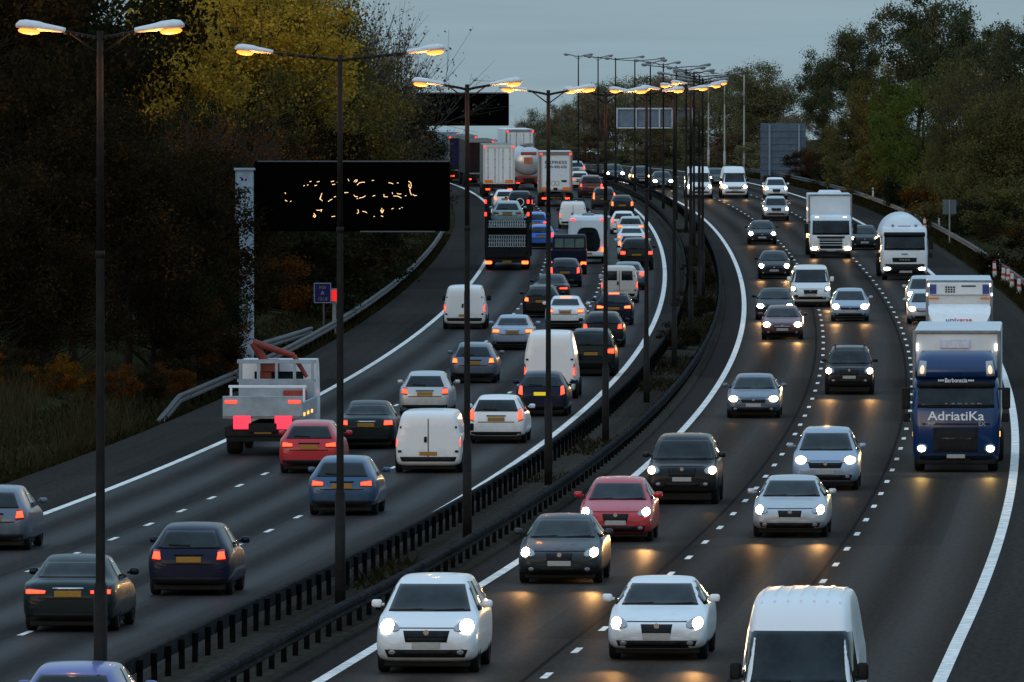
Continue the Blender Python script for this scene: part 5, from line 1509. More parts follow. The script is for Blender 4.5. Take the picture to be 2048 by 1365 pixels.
link('top_plate', one_box(((a.x + b.x) / 2, .32, a.z - .02), (b.x - a.x + .1, .68, .1), .02, 'top_plate'), SIGN_POST, root)
pl = link('code_plate', one_box(((at(493.2, 0, d) - base).x, .12, (at(0, 617, d) - base).z), (.14, .04, .70), .005, 'code_plate'), PLATE_W, root)
for i, ch in enumerate('HZ7BA'):
    me = text_mesh(ch, .17); me.transform(Matrix.Translation(((at(493.2, 0, d) - base).x, .085, (at(0, 604.5 + 6.2 * i, d) - base).z)) @ TO_FRONT)
    link('lettering', me, LETTER_D, pl)
tag(root, 'large black message sign with broken amber lettering on a pale blue post', 'sign')

# the far black message board
d = 700.0
base = Vector((at(846, 0, d).x - .2, d, gz(d)))
root = empty('message_sign', base)
link('panel', sign_box('panel', 833, 1018, 187, 252, d, .6, SIGN_BLACK, base, .1), SIGN_BLACK, root)
t = at(846, 200, d) - base
link('post', one_box((t.x, .75, t.z / 2 - .2), (.42, .42, t.z + .4), .05, 'post'), SIGN_FRAME, root)
link('lamp_bar', one_box(((at(925, 0, d) - base).x, .1, (at(0, 186, d) - base).z), (6.2, .3, .06), .01, 'lamp_bar'), mat('worn_edge', (.09, .10, .11), .5), root)
tag(root, 'far blank black message board standing over the queue of lorries', 'sign')

# gantry frame seen from behind
d = 955.0
base = Vector((at(1386, 0, d).x, d, gz(d)))
root = empty('sign_gantry', base)
FR_BLUE = mat('gantry_steel', (.38, .46, .52), .5, metal=.2, var=.2)
BACK_B = mat('sign_back_blue', (.12, .165, .24), .55, var=.25, scale=1.5)
bm = bmesh.new()
for x0, x1 in ((1236, 1271), (1273, 1318), (1320, 1343), (1345, 1383)):
    a, b = at(x0, 253, d) - base, at(x1, 221, d) - base
    bx(bm, ((a.x + b.x) / 2, .1, (a.z + b.z) / 2), (b.x - a.x, .12, b.z - a.z), .02)
link('sign_back', finish(bm, 'sign_back'), BACK_B, root)
bm = bmesh.new()
for y in (218, 256):
    a, b = at(1232, y, d) - base, at(1386, y, d) - base
    bx(bm, ((a.x + b.x) / 2, -.05, a.z), (b.x - a.x, .2, .16), .02)
for x in (1234, 1272, 1319, 1344, 1384):
    a, b = at(x, 256, d) - base, at(x, 218, d) - base
    bx(bm, (a.x, -.12, (a.z + b.z) / 2), (.16, .2, b.z - a.z), .02)
link('truss', finish(bm, 'truss'), FR_BLUE, root)
t = at(1384, 218, d) - base
link('post', one_box((0, .3, t.z / 2 - .3), (.35, .35, t.z + .6), .04, 'post'), SIGN_FRAME, root)
tag(root, 'pale steel gantry with four sign backs over the far right carriageway', 'gantry')

# large direction sign seen from behind
d = 888.0
base = Vector((at(1566, 0, d).x, d, gz(d)))
root = empty('direction_sign', base)
a, b = at(1522, 368, d) - base, at(1612, 247, d) - base
link('panel', one_box((0, .1, (a.z + b.z) / 2), (b.x - a.x, .06, b.z - a.z), .01, 'panel'), mat('sign_back_slate', (.055, .095, .145), .55, var=.3, scale=1.2), root)
bm = bmesh.new()
for y in range(262, 366, 13):
    z = (at(0, y, d) - base).z
    bx(bm, (0, .03, z), (b.x - a.x - .1, .07, .07))
link('rail', finish(bm, 'rail'), mat('sign_rail', (.06, .09, .13), .55), root)
for x in (1539, 1598):
    q = at(x, 250, d) - base
    link('post', one_box((q.x, -.06, q.z / 2 - .4), (.18, .12, q.z + .8), .02, 'post'), mat('sign_post_slate', (.15, .20, .26), .5), root)
tag(root, 'large slate blue direction sign seen from behind among the right-hand trees', 'sign')

# small sign on a pole, right verge
x, d = at(1899, 470, 626).x, 626.0
base = Vector((x, d, gz(d) + bank(x - C(d))))
root = empty('road_sign', base)
a, b = at(1887, 429, d) - base, at(1914, 400, d) - base
link('panel', one_box((0, .08, (a.z + b.z) / 2), (b.x - a.x, .04, b.z - a.z), .01, 'panel'), mat('sign_back_grey', (.075, .10, .115), .55, var=.2), root)
link('post', one_box((0, 0, b.z / 2 - .3), (.09, .09, b.z + .6), .02, 'post'), mat('sign_pole_grey', (.20, .20, .19), .5), root)
tag(root, 'small grey sign back on a thin pole above the right barrier', 'sign')

# driver location sign and emergency telephone on the left
d = 440.0
x = at(645, 0, d).x
base = Vector((x, d, gz(d) + bank(x - C(d))))
root = empty('location_sign', base)
a, b = at(627, 607, d) - base, at(662, 566, d) - base
p = link('panel', one_box((0, 0, (a.z + b.z) / 2), (b.x - a.x, .04, b.z - a.z), .015, 'panel'), mat('sign_navy', (.003, .006, .075), .5, spec=.2), root)
zc = (a.z + b.z) / 2; w = (b.x - a.x) / 2; hh = (b.z - a.z) / 2
link('border', bxm('border', [((0, -.025, zc + s * (hh - .025)), (2 * w - .02, .02, .03)) for s in (-1, 1)] + [((s * (w - .025), -.025, zc), (.03, .02, 2 * hh - .08)) for s in (-1, 1)]), mat('sign_border', (.22, .26, .34), .5), p)
YL = mat('sign_yellow', (.16, .14, .05), .5)
for s, z, sz, m_ in (('M25', zc + .24, .17, YL), ('A', zc - .0, .22, mat('sign_pale', (.20, .22, .30), .5)), ('121.8', zc - .26, .19, YL)):
    me = text_mesh(s, sz); me.transform(Matrix.Translation((0, -.03, z)) @ TO_FRONT); link('lettering', me, m_, p)
link('post', one_box((.05, .05, a.z / 2 - .3), (.09, .09, a.z + .7), .02, 'post'), mat('sign_pole_dark', (.05, .05, .05), .5), root)
tag(root, 'small navy blue location sign lettered M25 A on the left verge', 'sign')
x = at(668, 0, d).x
base = Vector((x, d + .4, gz(d) + bank(x - C(d))))
root = empty('emergency_telephone', base)
a, b = at(668, 603, d) - base, at(668, 580, d) - base
link('housing', bxm('housing', [((0, 0, a.z / 2 - .1), (.17, .18, a.z + .2), .02), ((0, 0, a.z - .06), (.25, .2, .14), .02), ((0, 0, b.z + .02), (.24, .2, .06), .01)]), mat('phone_grey', (.20, .21, .21), .5, var=.3), root)
link('red_panel', one_box((0, -.0, (a.z + b.z) / 2), (.24, .19, b.z - a.z - .02), .01, 'red_panel'), emit('red_phone_light', (1.0, .012, .012), .85), root)  # the panel gives off its red light by emission
tag(root, 'grey emergency telephone post with a glowing red panel beside the location sign', 'telephone')

# red and white traffic cylinders by the right barrier
CYL_W = mat('cylinder_white', (.60, .58, .55), .5, var=.2, scale=9)
CYL_R = mat('cylinder_red', (.50, .03, .02), .5, var=.2, scale=9)
def cylmesh(segs, r0, r1):
    bm = bmesh.new()
    for z0, z1 in segs:
        f = lambda z: r0 + (r1 - r0) * z
        cyl(bm, (0, 0, z0), (0, 0, z1), f(z0), f(z1), 14)
    return finish(bm, 'band', False)
CYA = cylmesh([(.16, .48), (.62, .9)], .13, .085); CYB = cylmesh([(.03, .16), (.48, .62), (.9, 1.0)], .13, .085)
CBASE = one_box((0, 0, .02), (.42, .42, .05), .01, 'base')
cy_txt = ['red and white traffic cylinder, left of a close pair beside the tanker', 'red and white traffic cylinder, right of a close pair beside the tanker',
          'red and white traffic cylinder farthest of the lower group on the right verge', 'red and white traffic cylinder second of the lower group on the right verge',
          'red and white traffic cylinder middle of the lower group on the right verge', 'red and white traffic cylinder third from the near end of the right verge group',
          'red and white traffic cylinder second from the near end of the right verge group', 'red and white traffic cylinder nearest the right edge of the photo']
for (px, py), tx in zip(((1850, 466), (1857, 464), (1981.5, 548), (1990, 561), (2007, 571), (2016, 573), (2024, 583), (2038, 594)), cy_txt):
    x, d = px2g(px, py)
    root = empty('traffic_cylinder', Vector((x, d, gz(d) + .02)))
    root.rotation_euler = (rnd.uniform(-.05, .05), rnd.uniform(-.05, .05), rnd.uniform(0, 3))
    link('white_band', CYA, CYL_W, root); link('red_band', CYB, CYL_R, root); link('base', CBASE, TRIM, root)
    tag(root, tx, 'traffic cone', 'red and white traffic cylinders by the right barrier')
# marker posts
MP = mat('marker_white', (.62, .62, .58), .5, var=.15)
for (px, py), tx in zip(((1614, 383), (1746, 402), (1878, 458), (1998, 545)), ('white marker post farthest along the right barrier', 'white marker post right of the box lorry', 'white marker post near the small grey sign', 'white marker post behind the traffic cylinders')):
    x, d = px2g(px, py)
    o = C(d) + 25.9
    b0 = Vector((o, d, gz(d)))
    b0.x = x if x > o else o
    root = empty('marker_post', b0)
    bm = bmesh.new(); bx(bm, (0, 0, .5), (.13, .05, 1.05), .015)
    link('post', finish(bm, 'post'), MP, root)
    link('reflector', one_box((0, -.03, .85), (.08, .01, .16), .002, 'reflector'), TRIM, root)
    tag(root, tx, 'marker post', 'white marker posts along the right barrier')

# ================================================================== VEGETATION
def leaf_mat(name, cols, trans=.25):
    """colours vary leaf by leaf; each tree shifts a little"""
    m = bpy.data.materials.new('leaves_' + name); m.use_nodes = True
    t = m.node_tree; t.nodes.clear()
    o = t.nodes.new('ShaderNodeOutputMaterial')
    g = t.nodes.new('ShaderNodeNewGeometry')
    oi = t.nodes.new('ShaderNodeObjectInfo')
    co = t.nodes.new('ShaderNodeTexCoord')
    n = t.nodes.new('ShaderNodeTexNoise'); n.inputs['Scale'].default_value = .55; n.inputs['Detail'].default_value = 2
    t.links.new(co.outputs['Object'], n.inputs['Vector'])
    a = t.nodes.new('ShaderNodeMath'); a.operation = 'MULTIPLY_ADD'; a.inputs[1].default_value = .42
    t.links.new(g.outputs['Random Per Island'], a.inputs[0])
    s = t.nodes.new('ShaderNodeMapRange'); s.inputs[1].default_value = .3; s.inputs[2].default_value = .7; s.inputs[3].default_value = 0; s.inputs[4].default_value = .46
    t.links.new(n.outputs[0], s.inputs[0]); t.links.new(s.outputs[0], a.inputs[2])
    b = t.nodes.new('ShaderNodeMath'); b.operation = 'MULTIPLY_ADD'; b.inputs[1].default_value = .14
    t.links.new(oi.outputs['Random'], b.inputs[0]); t.links.new(a.outputs[0], b.inputs[2])
    r = t.nodes.new('ShaderNodeValToRGB'); el = r.color_ramp.elements
    el[0].position = 0; el[0].color = (*cols[0], 1); el[1].position = 1; el[1].color = (*cols[-1], 1)
    for k, c in enumerate(cols[1:-1], 1):
        q = el.new(k / (len(cols) - 1)); q.color = (*c, 1)
    t.links.new(b.outputs[0], r.inputs[0])
    df = t.nodes.new('ShaderNodeBsdfDiffuse'); tr = t.nodes.new('ShaderNodeBsdfTranslucent'); mx = t.nodes.new('ShaderNodeMixShader')
    mx.inputs[0].default_value = trans
    t.links.new(r.outputs[0], df.inputs[0]); t.links.new(r.outputs[0], tr.inputs[0])
    t.links.new(df.outputs[0], mx.inputs[1]); t.links.new(tr.outputs[0], mx.inputs[2]); t.links.new(mx.outputs[0], o.inputs[0])
    return m

LEAF = {
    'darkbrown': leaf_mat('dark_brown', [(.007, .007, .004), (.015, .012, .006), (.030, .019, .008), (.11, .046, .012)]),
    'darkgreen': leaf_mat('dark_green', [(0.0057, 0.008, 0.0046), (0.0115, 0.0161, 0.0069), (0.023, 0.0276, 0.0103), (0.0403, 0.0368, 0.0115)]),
    'yellow': leaf_mat('yellow', [(.10, .082, .020), (.28, .19, .030), (.52, .30, .036), (.66, .34, .040)], .35),
    'olive': leaf_mat('olive', [(0.0328, 0.0309, 0.0146), (0.0819, 0.0692, 0.0237), (0.1547, 0.1128, 0.0273), (0.2548, 0.1365, 0.0273)]),
    'rust': leaf_mat('rust', [(0.0231, 0.0105, 0.0053), (0.063, 0.0231, 0.0073), (0.126, 0.042, 0.0084), (0.21, 0.0683, 0.0105)]),
    'orange': leaf_mat('orange', [(0.0237, 0.0111, 0.0032), (0.079, 0.0316, 0.0047), (0.1502, 0.0592, 0.0071), (0.1898, 0.079, 0.0095)]),
    'green': leaf_mat('mid_green', [(0.0298, 0.0468, 0.0128), (0.0596, 0.0894, 0.0191), (0.1064, 0.1319, 0.0255), (0.2341, 0.1809, 0.0255)]),
    'drygreen': leaf_mat('dry_green', [(0.0367, 0.0367, 0.0163), (0.0734, 0.0694, 0.0265), (0.1224, 0.102, 0.0346), (0.204, 0.1326, 0.0367)]),
    'greybrown': leaf_mat('grey_brown', [(0.0396, 0.0324, 0.0216), (0.072, 0.054, 0.0324), (0.108, 0.0756, 0.0432), (0.153, 0.099, 0.0504)]),
    'farbrown': leaf_mat('far_brown', [(0.0595, 0.051, 0.0374), (0.119, 0.0952, 0.0646), (0.187, 0.1394, 0.085), (0.255, 0.17, 0.0935)]),  # far leaves are paler: distance haze is put into their colour
    'fargreen': leaf_mat('far_green', [(0.051, 0.0578, 0.034), (0.0986, 0.102, 0.0544), (0.153, 0.1394, 0.068), (0.238, 0.187, 0.0765)]),  # paler too, in place of haze
    'oak': leaf_mat('oak_dusk', [(0.0252, 0.0336, 0.021), (0.0462, 0.0588, 0.0294), (0.0756, 0.0798, 0.0378), (0.1576, 0.0882, 0.0378)]),
}
BARK = mat('bark', (.020, .017, .013), .95, var=.5, scale=3, bump=.5)
BARK_G = mat('grey_bark', (.045, .036, .028), .95, var=.5, scale=3, bump=.5)

def tubes(segs, n=5):
    """segs: (p0, p1, r0, r1) -> vertex and face arrays"""
    V, Fc = [], []
    for p0, p1, r0, r1 in segs:
        p0 = np.array(p0); p1 = np.array(p1)
        ax = p1 - p0; L = np.linalg.norm(ax)
        if L < 1e-5: continue
        ax = ax / L
        ref = np.array((0, 0, 1.0)) if abs(ax[2]) < .9 else np.array((1.0, 0, 0))
        u = np.cross(ax, ref); u /= np.linalg.norm(u); v = np.cross(ax, u)
        b = len(V)
        for p, r in ((p0, r0), (p1, r1)):
            for k in range(n):
                a = 2 * math.pi * k / n
                V.append(p + (u * math.cos(a) + v * math.sin(a)) * r)
        for k in range(n):
            Fc.append((b + k, b + (k + 1) % n, b + n + (k + 1) % n, b + n + k))
    return V, Fc

def quads_mesh(name, cen, rng, size, upbias=.0, stretch=1.6):
    """one leaf (a bent quad) at every point"""
    n = len(cen)
    a = rng.normal(size=(n, 3)); a[:, 2] += upbias; a /= np.linalg.norm(a, axis=1, keepdims=True)
    b = rng.normal(size=(n, 3)); b -= a * np.sum(a * b, axis=1, keepdims=True); b /= np.linalg.norm(b, axis=1, keepdims=True)
    s = size * rng.uniform(.6, 1.35, size=(n, 1))
    u = a * s * stretch * .5; v = b * s * .5
    co = np.stack([cen - u, cen + v * .9, cen + u, cen - v * .9], axis=1).reshape(-1, 3)
    me = bpy.data.meshes.new(name)
    me.vertices.add(4 * n); me.vertices.foreach_set('co', co.ravel().astype(np.float32))
    me.loops.add(4 * n); me.loops.foreach_set('vertex_index', np.arange(4 * n, dtype=np.int32))
    me.polygons.add(n); me.polygons.foreach_set('loop_start', np.arange(0, 4 * n, 4, dtype=np.int32))
    me.update(calc_edges=True)
    me.materials.append(None)
    return me

def tree_proto(seed, H=12., spread=4.5, base=.25, clumps=46, leaves=230, leaf=.17, clump_r=.95, shape='round', twigs=3, fill=.5, upright=0.0, lobes=5):
    """trunk + limbs mesh and crown mesh; clumps hang on limbs, sky shows between them"""
    rng = np.random.default_rng(seed)
    segs = []
    tp = [np.array((0, 0, -.5))]
    nt_ = 7; lean = rng.normal(size=2) * .035
    for k in range(1, nt_ + 1):
        z = H * .78 * k / nt_
        tp.append(np.array((lean[0] * z + rng.normal() * .1, lean[1] * z + rng.normal() * .1, z)))
    R = H * .020
    for k in range(nt_):
        segs.append((tp[k], tp[k + 1], R * (1 - k / (nt_ + 1.5)), R * (1 - (k + 1) / (nt_ + 1.5))))
    # uneven lobes
    lob = []
    for k in range(lobes):
        a = rng.uniform(0, 2 * math.pi); rr = spread * rng.uniform(.25, .62)
        lz = H * rng.uniform(base + .18, .84)
        lob.append((np.array((math.cos(a) * rr, math.sin(a) * rr, lz)), spread * rng.uniform(.42, .68)))
    lob.append((np.array((0, 0, H * .74)), spread * .62))
    cs = []
    tries = 0
    while len(cs) < clumps and tries < 9000:
        tries += 1
        if shape == 'bush':
            p = rng.uniform(-1, 1, 3) * np.array((spread, spread, H * .5)) + np.array((0, 0, H * .5))
            q = (p - np.array((0, 0, H * .42))) / np.array((spread, spread, H * .56)); r = np.linalg.norm(q)
            if r > 1 + .18 * math.sin(3 * math.atan2(p[1], p[0]) + seed) or (r < fill and rng.random() < .75): continue
        else:
            lc, lr = lob[rng.integers(len(lob))]
            v = rng.normal(size=3); v /= np.linalg.norm(v)
            v[2] *= .9
            rad = lr * (fill + (1.04 - fill) * rng.random() ** .5)
            p = lc + v * rad * np.array((1, 1, 1.0 if shape != 'tall' else 1.5))
            if p[2] > H or p[2] < H * base: continue
        cs.append(p)
    pts = []
    for p in cs:
        hh = np.linalg.norm(p[:2])
        zt = max(.06 * H, min(p[2] - hh * (.55 + upright), H * .72))
        f = max(0, min(.999, zt / (H * .78))); i = int(f * nt_); fr = f * nt_ - i
        q0 = tp[i] * (1 - fr) + tp[min(i + 1, nt_)] * fr
        mid = (q0 + p) / 2 + np.array((0, 0, -.10 * hh)) + rng.normal(size=3) * .18
        r0 = R * .34 * (1 - f * .6)
        segs.append((q0, mid, r0, r0 * .62)); segs.append((mid, p, r0 * .62, r0 * .2))
        for k in range(twigs):
            v = rng.normal(size=3); v[2] = abs(v[2]) * .8 + .3 + upright; v += (p - np.array((0, 0, H * .5))) * .12
            v /= np.linalg.norm(v)
            e_ = p + v * clump_r * rng.uniform(.9, 1.7)
            segs.append((p, e_, r0 * .2, .006))
        n = int(leaves * rng.uniform(.45, 1.5))
        if n:
            g = rng.normal(size=(n, 3)) * np.array((.52, .52, .40)) * clump_r * rng.uniform(.7, 1.25)
            g[:, 2] += upright * np.abs(g[:, 0]) * .3
            pts.append(p + g)
    V, Fc = tubes(segs)
    tm = bpy.data.meshes.new('trunk'); tm.from_pydata([tuple(v) for v in V], [], Fc); tm.shade_smooth(); tm.materials.append(None)
    cm_ = quads_mesh('crown', np.concatenate(pts), rng, leaf)
    return tm, cm_

def twiggy_proto(seed, H=11., spread=3.6, n0=16, leaves=4200, leaf=.085):
    """a half-bare upright tree: sheaves of thin shoots with few leaves"""
    rng = np.random.default_rng(seed)
    segs, pts = [], []
    def grow(p, v, L, r, lv):
        q = p + v * L
        segs.append((p, q, r, r * .6))
        if lv == 0:
            pts.append(p + (q - p) * rng.random((6, 1)) + rng.normal(size=(6, 3)) * .12)
            return
        for k in range(4 if lv > 1 else 5):
            f = rng.uniform(.35, 1.0)
            w = v + rng.normal(size=3) * .40; w[2] += .28; w /= np.linalg.norm(w)
            grow(p + (q - p) * f, w, L * rng.uniform(.5, .78), r * .5, lv - 1)
    for k in range(n0):
        a = rng.uniform(0, 2 * math.pi); t = rng.uniform(.05, .55)
        v = np.array((math.cos(a) * t * spread / 3.6, math.sin(a) * t * spread / 3.6, 1.0)); v /= np.linalg.norm(v)
        grow(np.array((math.cos(a) * .3, math.sin(a) * .3, -.3)), v, H * rng.uniform(.34, .48), .07, 3)
    V, Fc = tubes(segs, 3)
    tm = bpy.data.meshes.new('trunk'); tm.from_pydata([tuple(v) for v in V], [], Fc); tm.materials.append(None)
    allp = np.concatenate(pts); sel = rng.permutation(len(allp))[:leaves]
    return tm, quads_mesh('crown', allp[sel] + rng.normal(size=(len(sel), 3)) * .1, rng, leaf)

PR = {
    'broad1': tree_proto(11, 13, 5.2, .16, 80, 330, .135, 1.1),
    'broad2': tree_proto(12, 13, 4.8, .14, 76, 330, .13, 1.05, lobes=7),
    'broad3': tree_proto(13, 12, 5.5, .12, 84, 320, .135, 1.15, lobes=6),
    'oak1': tree_proto(21, 15, 5.6, .22, 60, 420, .14, 1.0, lobes=8, fill=.62),
    'oak2': tree_proto(22, 15, 5.0, .25, 56, 430, .14, .95, lobes=9, fill=.66),
    'poplar1': tree_proto(31, 16, 4.6, .10, 190, 190, .115, .8, 'tall', 3, .35, .5, lobes=8),
    'poplar2': tree_proto(32, 15, 4.2, .10, 170, 190, .115, .8, 'tall', 3, .35, .5, lobes=7),
    'bush1': tree_proto(41, 4.2, 2.6, .03, 46, 170, .12, .55, 'bush', 2, .55),
    'bush2': tree_proto(42, 5.0, 2.9, .03, 52, 170, .12, .6, 'bush', 3, .55),
    'twig1': twiggy_proto(51), 'twig2': twiggy_proto(52, 12, 3.0), 'twig3': twiggy_proto(53, 9, 4.4, leaves=3600),
}
PH = {k: float(np.percentile([v.co.z for v in p[0 if 'twig' in k else 1].vertices], 99.3)) for k, p in PR.items()}
SP = {k: float(np.percentile([math.hypot(v.co.x, v.co.y) for v in p[0 if 'twig' in k else 1].vertices], 96)) for k, p in PR.items()}
tr_rng = random.Random(99)

def tree(pt, px, d, top, lf, label, group=None, widen=1.0, bark=None, name=None, sink=0.0, cat=None):
    """a tree standing at distance d below photo column px whose crown reaches photo row top"""
    x = (px - CX) * d / FPX
    # keep crowns clear of the paved shoulders
    sp_ = SP[pt]
    h0 = HC - (top - HY) * d / FPX - gz(d) - 1.5
    R_ = sp_ * max(h0, 1) / PH[pt] * widen * (.95 if pt.startswith('bush') else .85)
    if x < C(d):
        if d < 820: x = min(x, C(d) + LE(d) - .6 - R_)
    else:
        while d < 1400 and x - C(d) < 25.9 + R_:
            d += 4; x = (px - CX) * d / FPX
            h0 = HC - (top - HY) * d / FPX - gz(d) - 1.5
            R_ = sp_ * max(h0, 1) / PH[pt] * widen * (.8 if pt.startswith('bush') else .6)
    zb = gz(d) + bank(x - C(d)) - sink
    ztop = HC - (top - HY) * d / FPX
    h = max(ztop - zb, 1.2)
    s = h / PH[pt]
    root = empty(name or ('bush' if pt.startswith('bush') else 'tree'), (x, d, zb))
    root.rotation_euler = (0, 0, tr_rng.uniform(0, 6.28))
    w = s * widen * tr_rng.uniform(.92, 1.1)
    root.scale = (w, w, s)
    tm, cm_ = PR[pt]
    link('trunk' if not pt.startswith('bush') else 'stem', tm, bark or BARK, root)
    link('crown', cm_, LEAF[lf], root)
    return tag(root, label, cat or ('bush' if pt.startswith('bush') else 'tree'), group)

# ---- left: the dark wood, the yellow tree, the half-bare trees
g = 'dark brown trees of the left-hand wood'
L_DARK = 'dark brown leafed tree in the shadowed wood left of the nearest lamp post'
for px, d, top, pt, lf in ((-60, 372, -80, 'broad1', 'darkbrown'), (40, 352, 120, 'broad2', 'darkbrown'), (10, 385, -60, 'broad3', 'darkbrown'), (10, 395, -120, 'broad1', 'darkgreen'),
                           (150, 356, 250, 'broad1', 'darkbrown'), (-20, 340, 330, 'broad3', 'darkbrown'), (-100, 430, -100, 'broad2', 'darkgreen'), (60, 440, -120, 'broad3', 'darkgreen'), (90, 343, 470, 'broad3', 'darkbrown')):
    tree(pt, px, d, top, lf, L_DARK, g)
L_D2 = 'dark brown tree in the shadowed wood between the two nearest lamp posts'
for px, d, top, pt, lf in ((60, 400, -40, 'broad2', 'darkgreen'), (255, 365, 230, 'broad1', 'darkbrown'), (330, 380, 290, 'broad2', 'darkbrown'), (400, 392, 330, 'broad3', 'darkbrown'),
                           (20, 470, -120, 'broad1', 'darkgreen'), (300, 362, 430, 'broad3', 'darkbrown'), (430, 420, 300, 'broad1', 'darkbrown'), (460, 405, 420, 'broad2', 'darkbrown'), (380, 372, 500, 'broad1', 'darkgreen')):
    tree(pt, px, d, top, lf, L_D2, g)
tree('poplar1', 390, 520, -60, 'yellow', 'tall yellow autumn tree rising behind the wood, left one with the brightest leaves', 'yellow autumn trees on the left', 1.25)
tree('poplar2', 500, 505, -50, 'yellow', 'tall yellow autumn tree, middle one directly left of the second lamp', 'yellow autumn trees on the left', 1.2)
tree('poplar2', 335, 495, 10, 'yellow', 'yellow autumn tree leaning out over the dark wood, leftmost of the yellow ones', 'yellow autumn trees on the left', 1.15)
tree('poplar1', 445, 512, -70, 'yellow', 'tall yellow autumn tree between the two brightest ones', 'yellow autumn trees on the left', 1.2)
tree('poplar2', 285, 500, 85, 'yellow', 'lowest yellow autumn tree, at the left edge of the yellow group', 'yellow autumn trees on the left', 1.0)
tree('poplar1', 560, 515, -50, 'yellow', 'yellow autumn tree just left of the second lamp post, rightmost of the yellow ones', 'yellow autumn trees on the left', 1.1)
tree('poplar1', 620, 525, -30, 'olive', 'tall olive yellow tree behind the second lamp post', None, 1.15)
tree('poplar1', 450, 560, -30, 'olive', 'olive tree glimpsed behind the bright yellow trees', None, 1.15)
tree('twig1', 640, 540, 10, 'olive', 'half-bare upright tree with thin shoots right of the yellow trees', None, 1.1, BARK_G)
tree('twig2', 715, 560, 0, 'greybrown', 'half-bare tree with long thin shoots against the sky', None, .95, BARK_G)
tree('twig1', 765, 590, 40, 'greybrown', 'bare twiggy tree above the orange bush, against the sky', None, .85, BARK_G)
tree('twig2', 805, 600, 105, 'rust', 'bare twiggy tree at the right end of the left wood, above the third lamp', None, .75, BARK_G)
tree('broad2', 680, 545, 130, 'olive', 'olive leafed tree below the half-bare shoots right of the second lamp post', None, 1.0)
tree('broad3', 560, 500, 150, 'olive', 'olive brown tree behind the second lamp post above the black sign', None, 1.0)
tree('broad1', 765, 570, 150, 'greybrown', 'brown leafed tree below the bare twigs right of the second lamp', None, .9)
tree('broad2', 390, 470, 205, 'darkgreen', 'dark green tree standing in front of the yellow tree', None, .7)
tree('twig3', 340, 440, 215, 'rust', 'reddish bare twiggy shrub in front of the dark wood, under the yellow tree', None, 1.1, BARK_G)
tree('twig3', 450, 450, 225, 'rust', 'reddish brown twiggy tree left above the black sign', None, 1.1, BARK_G)
tree('broad3', 560, 470, 240, 'darkbrown', 'dark rust tree just above the black sign', None, .9)
tree('broad1', 640, 500, 235, 'darkbrown', 'dark brown tree above the right half of the black sign', None, .9)
tree('broad3', 720, 540, 215, 'orange', 'glowing orange leafed tree left of the far message board', None, .62)
tree('broad2', 800, 590, 185, 'darkgreen', 'dark green tree hiding the left end of the far message board', None, .8)
tree('broad1', 835, 690, 215, 'darkgreen', 'dark green tree beyond the far message board post', None, .75)
tree('broad3', 770, 560, 260, 'darkbrown', 'dark brown tree behind the top right corner of the black sign', None, .8)
tree('bush2', 830, 615, 292, 'drygreen', 'yellow green bush left of the lorry queue', None, 1.2)
tree('broad2', 850, 740, 275, 'darkgreen', 'small dark tree beside the pale blue lorry', None, .35)
tree('bush1', 850, 660, 330, 'darkgreen', 'dark bush right of the black sign by the barrier', None, 1.3)
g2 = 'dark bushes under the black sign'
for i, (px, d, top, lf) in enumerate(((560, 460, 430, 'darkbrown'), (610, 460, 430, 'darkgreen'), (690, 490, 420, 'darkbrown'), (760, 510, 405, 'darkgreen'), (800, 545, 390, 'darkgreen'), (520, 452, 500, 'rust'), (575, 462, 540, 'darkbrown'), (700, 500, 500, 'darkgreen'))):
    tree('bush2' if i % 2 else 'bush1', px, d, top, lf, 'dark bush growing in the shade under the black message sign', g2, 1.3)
tree('bush1', 475, 375, 610, 'rust', 'rust leafed bush at the foot of the pale sign post', None, .7)
tree('bush2', 420, 366, 655, 'darkbrown', 'dark brown bush behind the left crash barrier', None, 1.3)
tree('bush1', 110, 336, 715, 'orange', 'orange brown bush above the dry grass at far left', None, 1.35)
tree('bush2', 20, 338, 690, 'darkbrown', 'dark brown bush at the left edge above the dry grass', None, 1.25)
tree('bush1', 215, 338, 735, 'rust', 'rust brown bush just right of the nearest lamp post', None, 1.1)
tree('bush1', 290, 345, 770, 'darkbrown', 'low dark bush behind the ramped barrier end', None, 1.2)
tree('bush1', 350, 352, 735, 'rust', 'low rust bush behind the left barrier', None, 1.0)
tree('bush2', -50, 333, 740, 'orange', 'orange brown bush partly outside the left edge', None, 1.2)

# ---- right: tall oaks, mixed trees, bushes by the barrier
tree('oak1', 1700, 745, 52, 'oak', 'tall dark oak with open crown, leftmost of the right-hand trees', None, .82)
tree('oak2', 1652, 760, 120, 'oak', 'lower left oak with sky gaps beside the tall oaks', None, .75)
tree('oak1', 1832, 735, -8, 'oak', 'tallest dark oak touching the top of the photo on the right', None, .85)
tree('oak2', 1925, 715, 40, 'oak', 'dark oak right of the tallest oak', None, .85)
tree('oak2', 1985, 700, 75, 'oak', 'dark oak with thin top near the right edge', None, .8)
tree('oak1', 2060, 690, 40, 'oak', 'dark tree at the upper right edge of the photo', None, .8)
tree('poplar2', 1780, 690, 130, 'olive', 'olive tree with orange tips below the tall oaks', None, .95)
tree('broad2', 1850, 655, 150, 'green', 'mid green tree, the greenest of the right-hand trees', None, .95)
tree('poplar1', 1800, 670, 170, 'green', 'green upright tree left of the greenest tree', None, .8)
tree('broad1', 1710, 700, 190, 'drygreen', 'dull green tree below the leftmost oak', None, .9)
tree('broad3', 1650, 900, 230, 'greybrown', 'brown tree behind the slate blue direction sign', None, .8)
tree('broad2', 1940, 690, 130, 'drygreen', 'dull green tree under the oaks on the right', None, .95)
tree('twig2', 1975, 680, 120, 'drygreen', 'thin-stemmed brown tree on the right', None, 1.1, BARK_G)
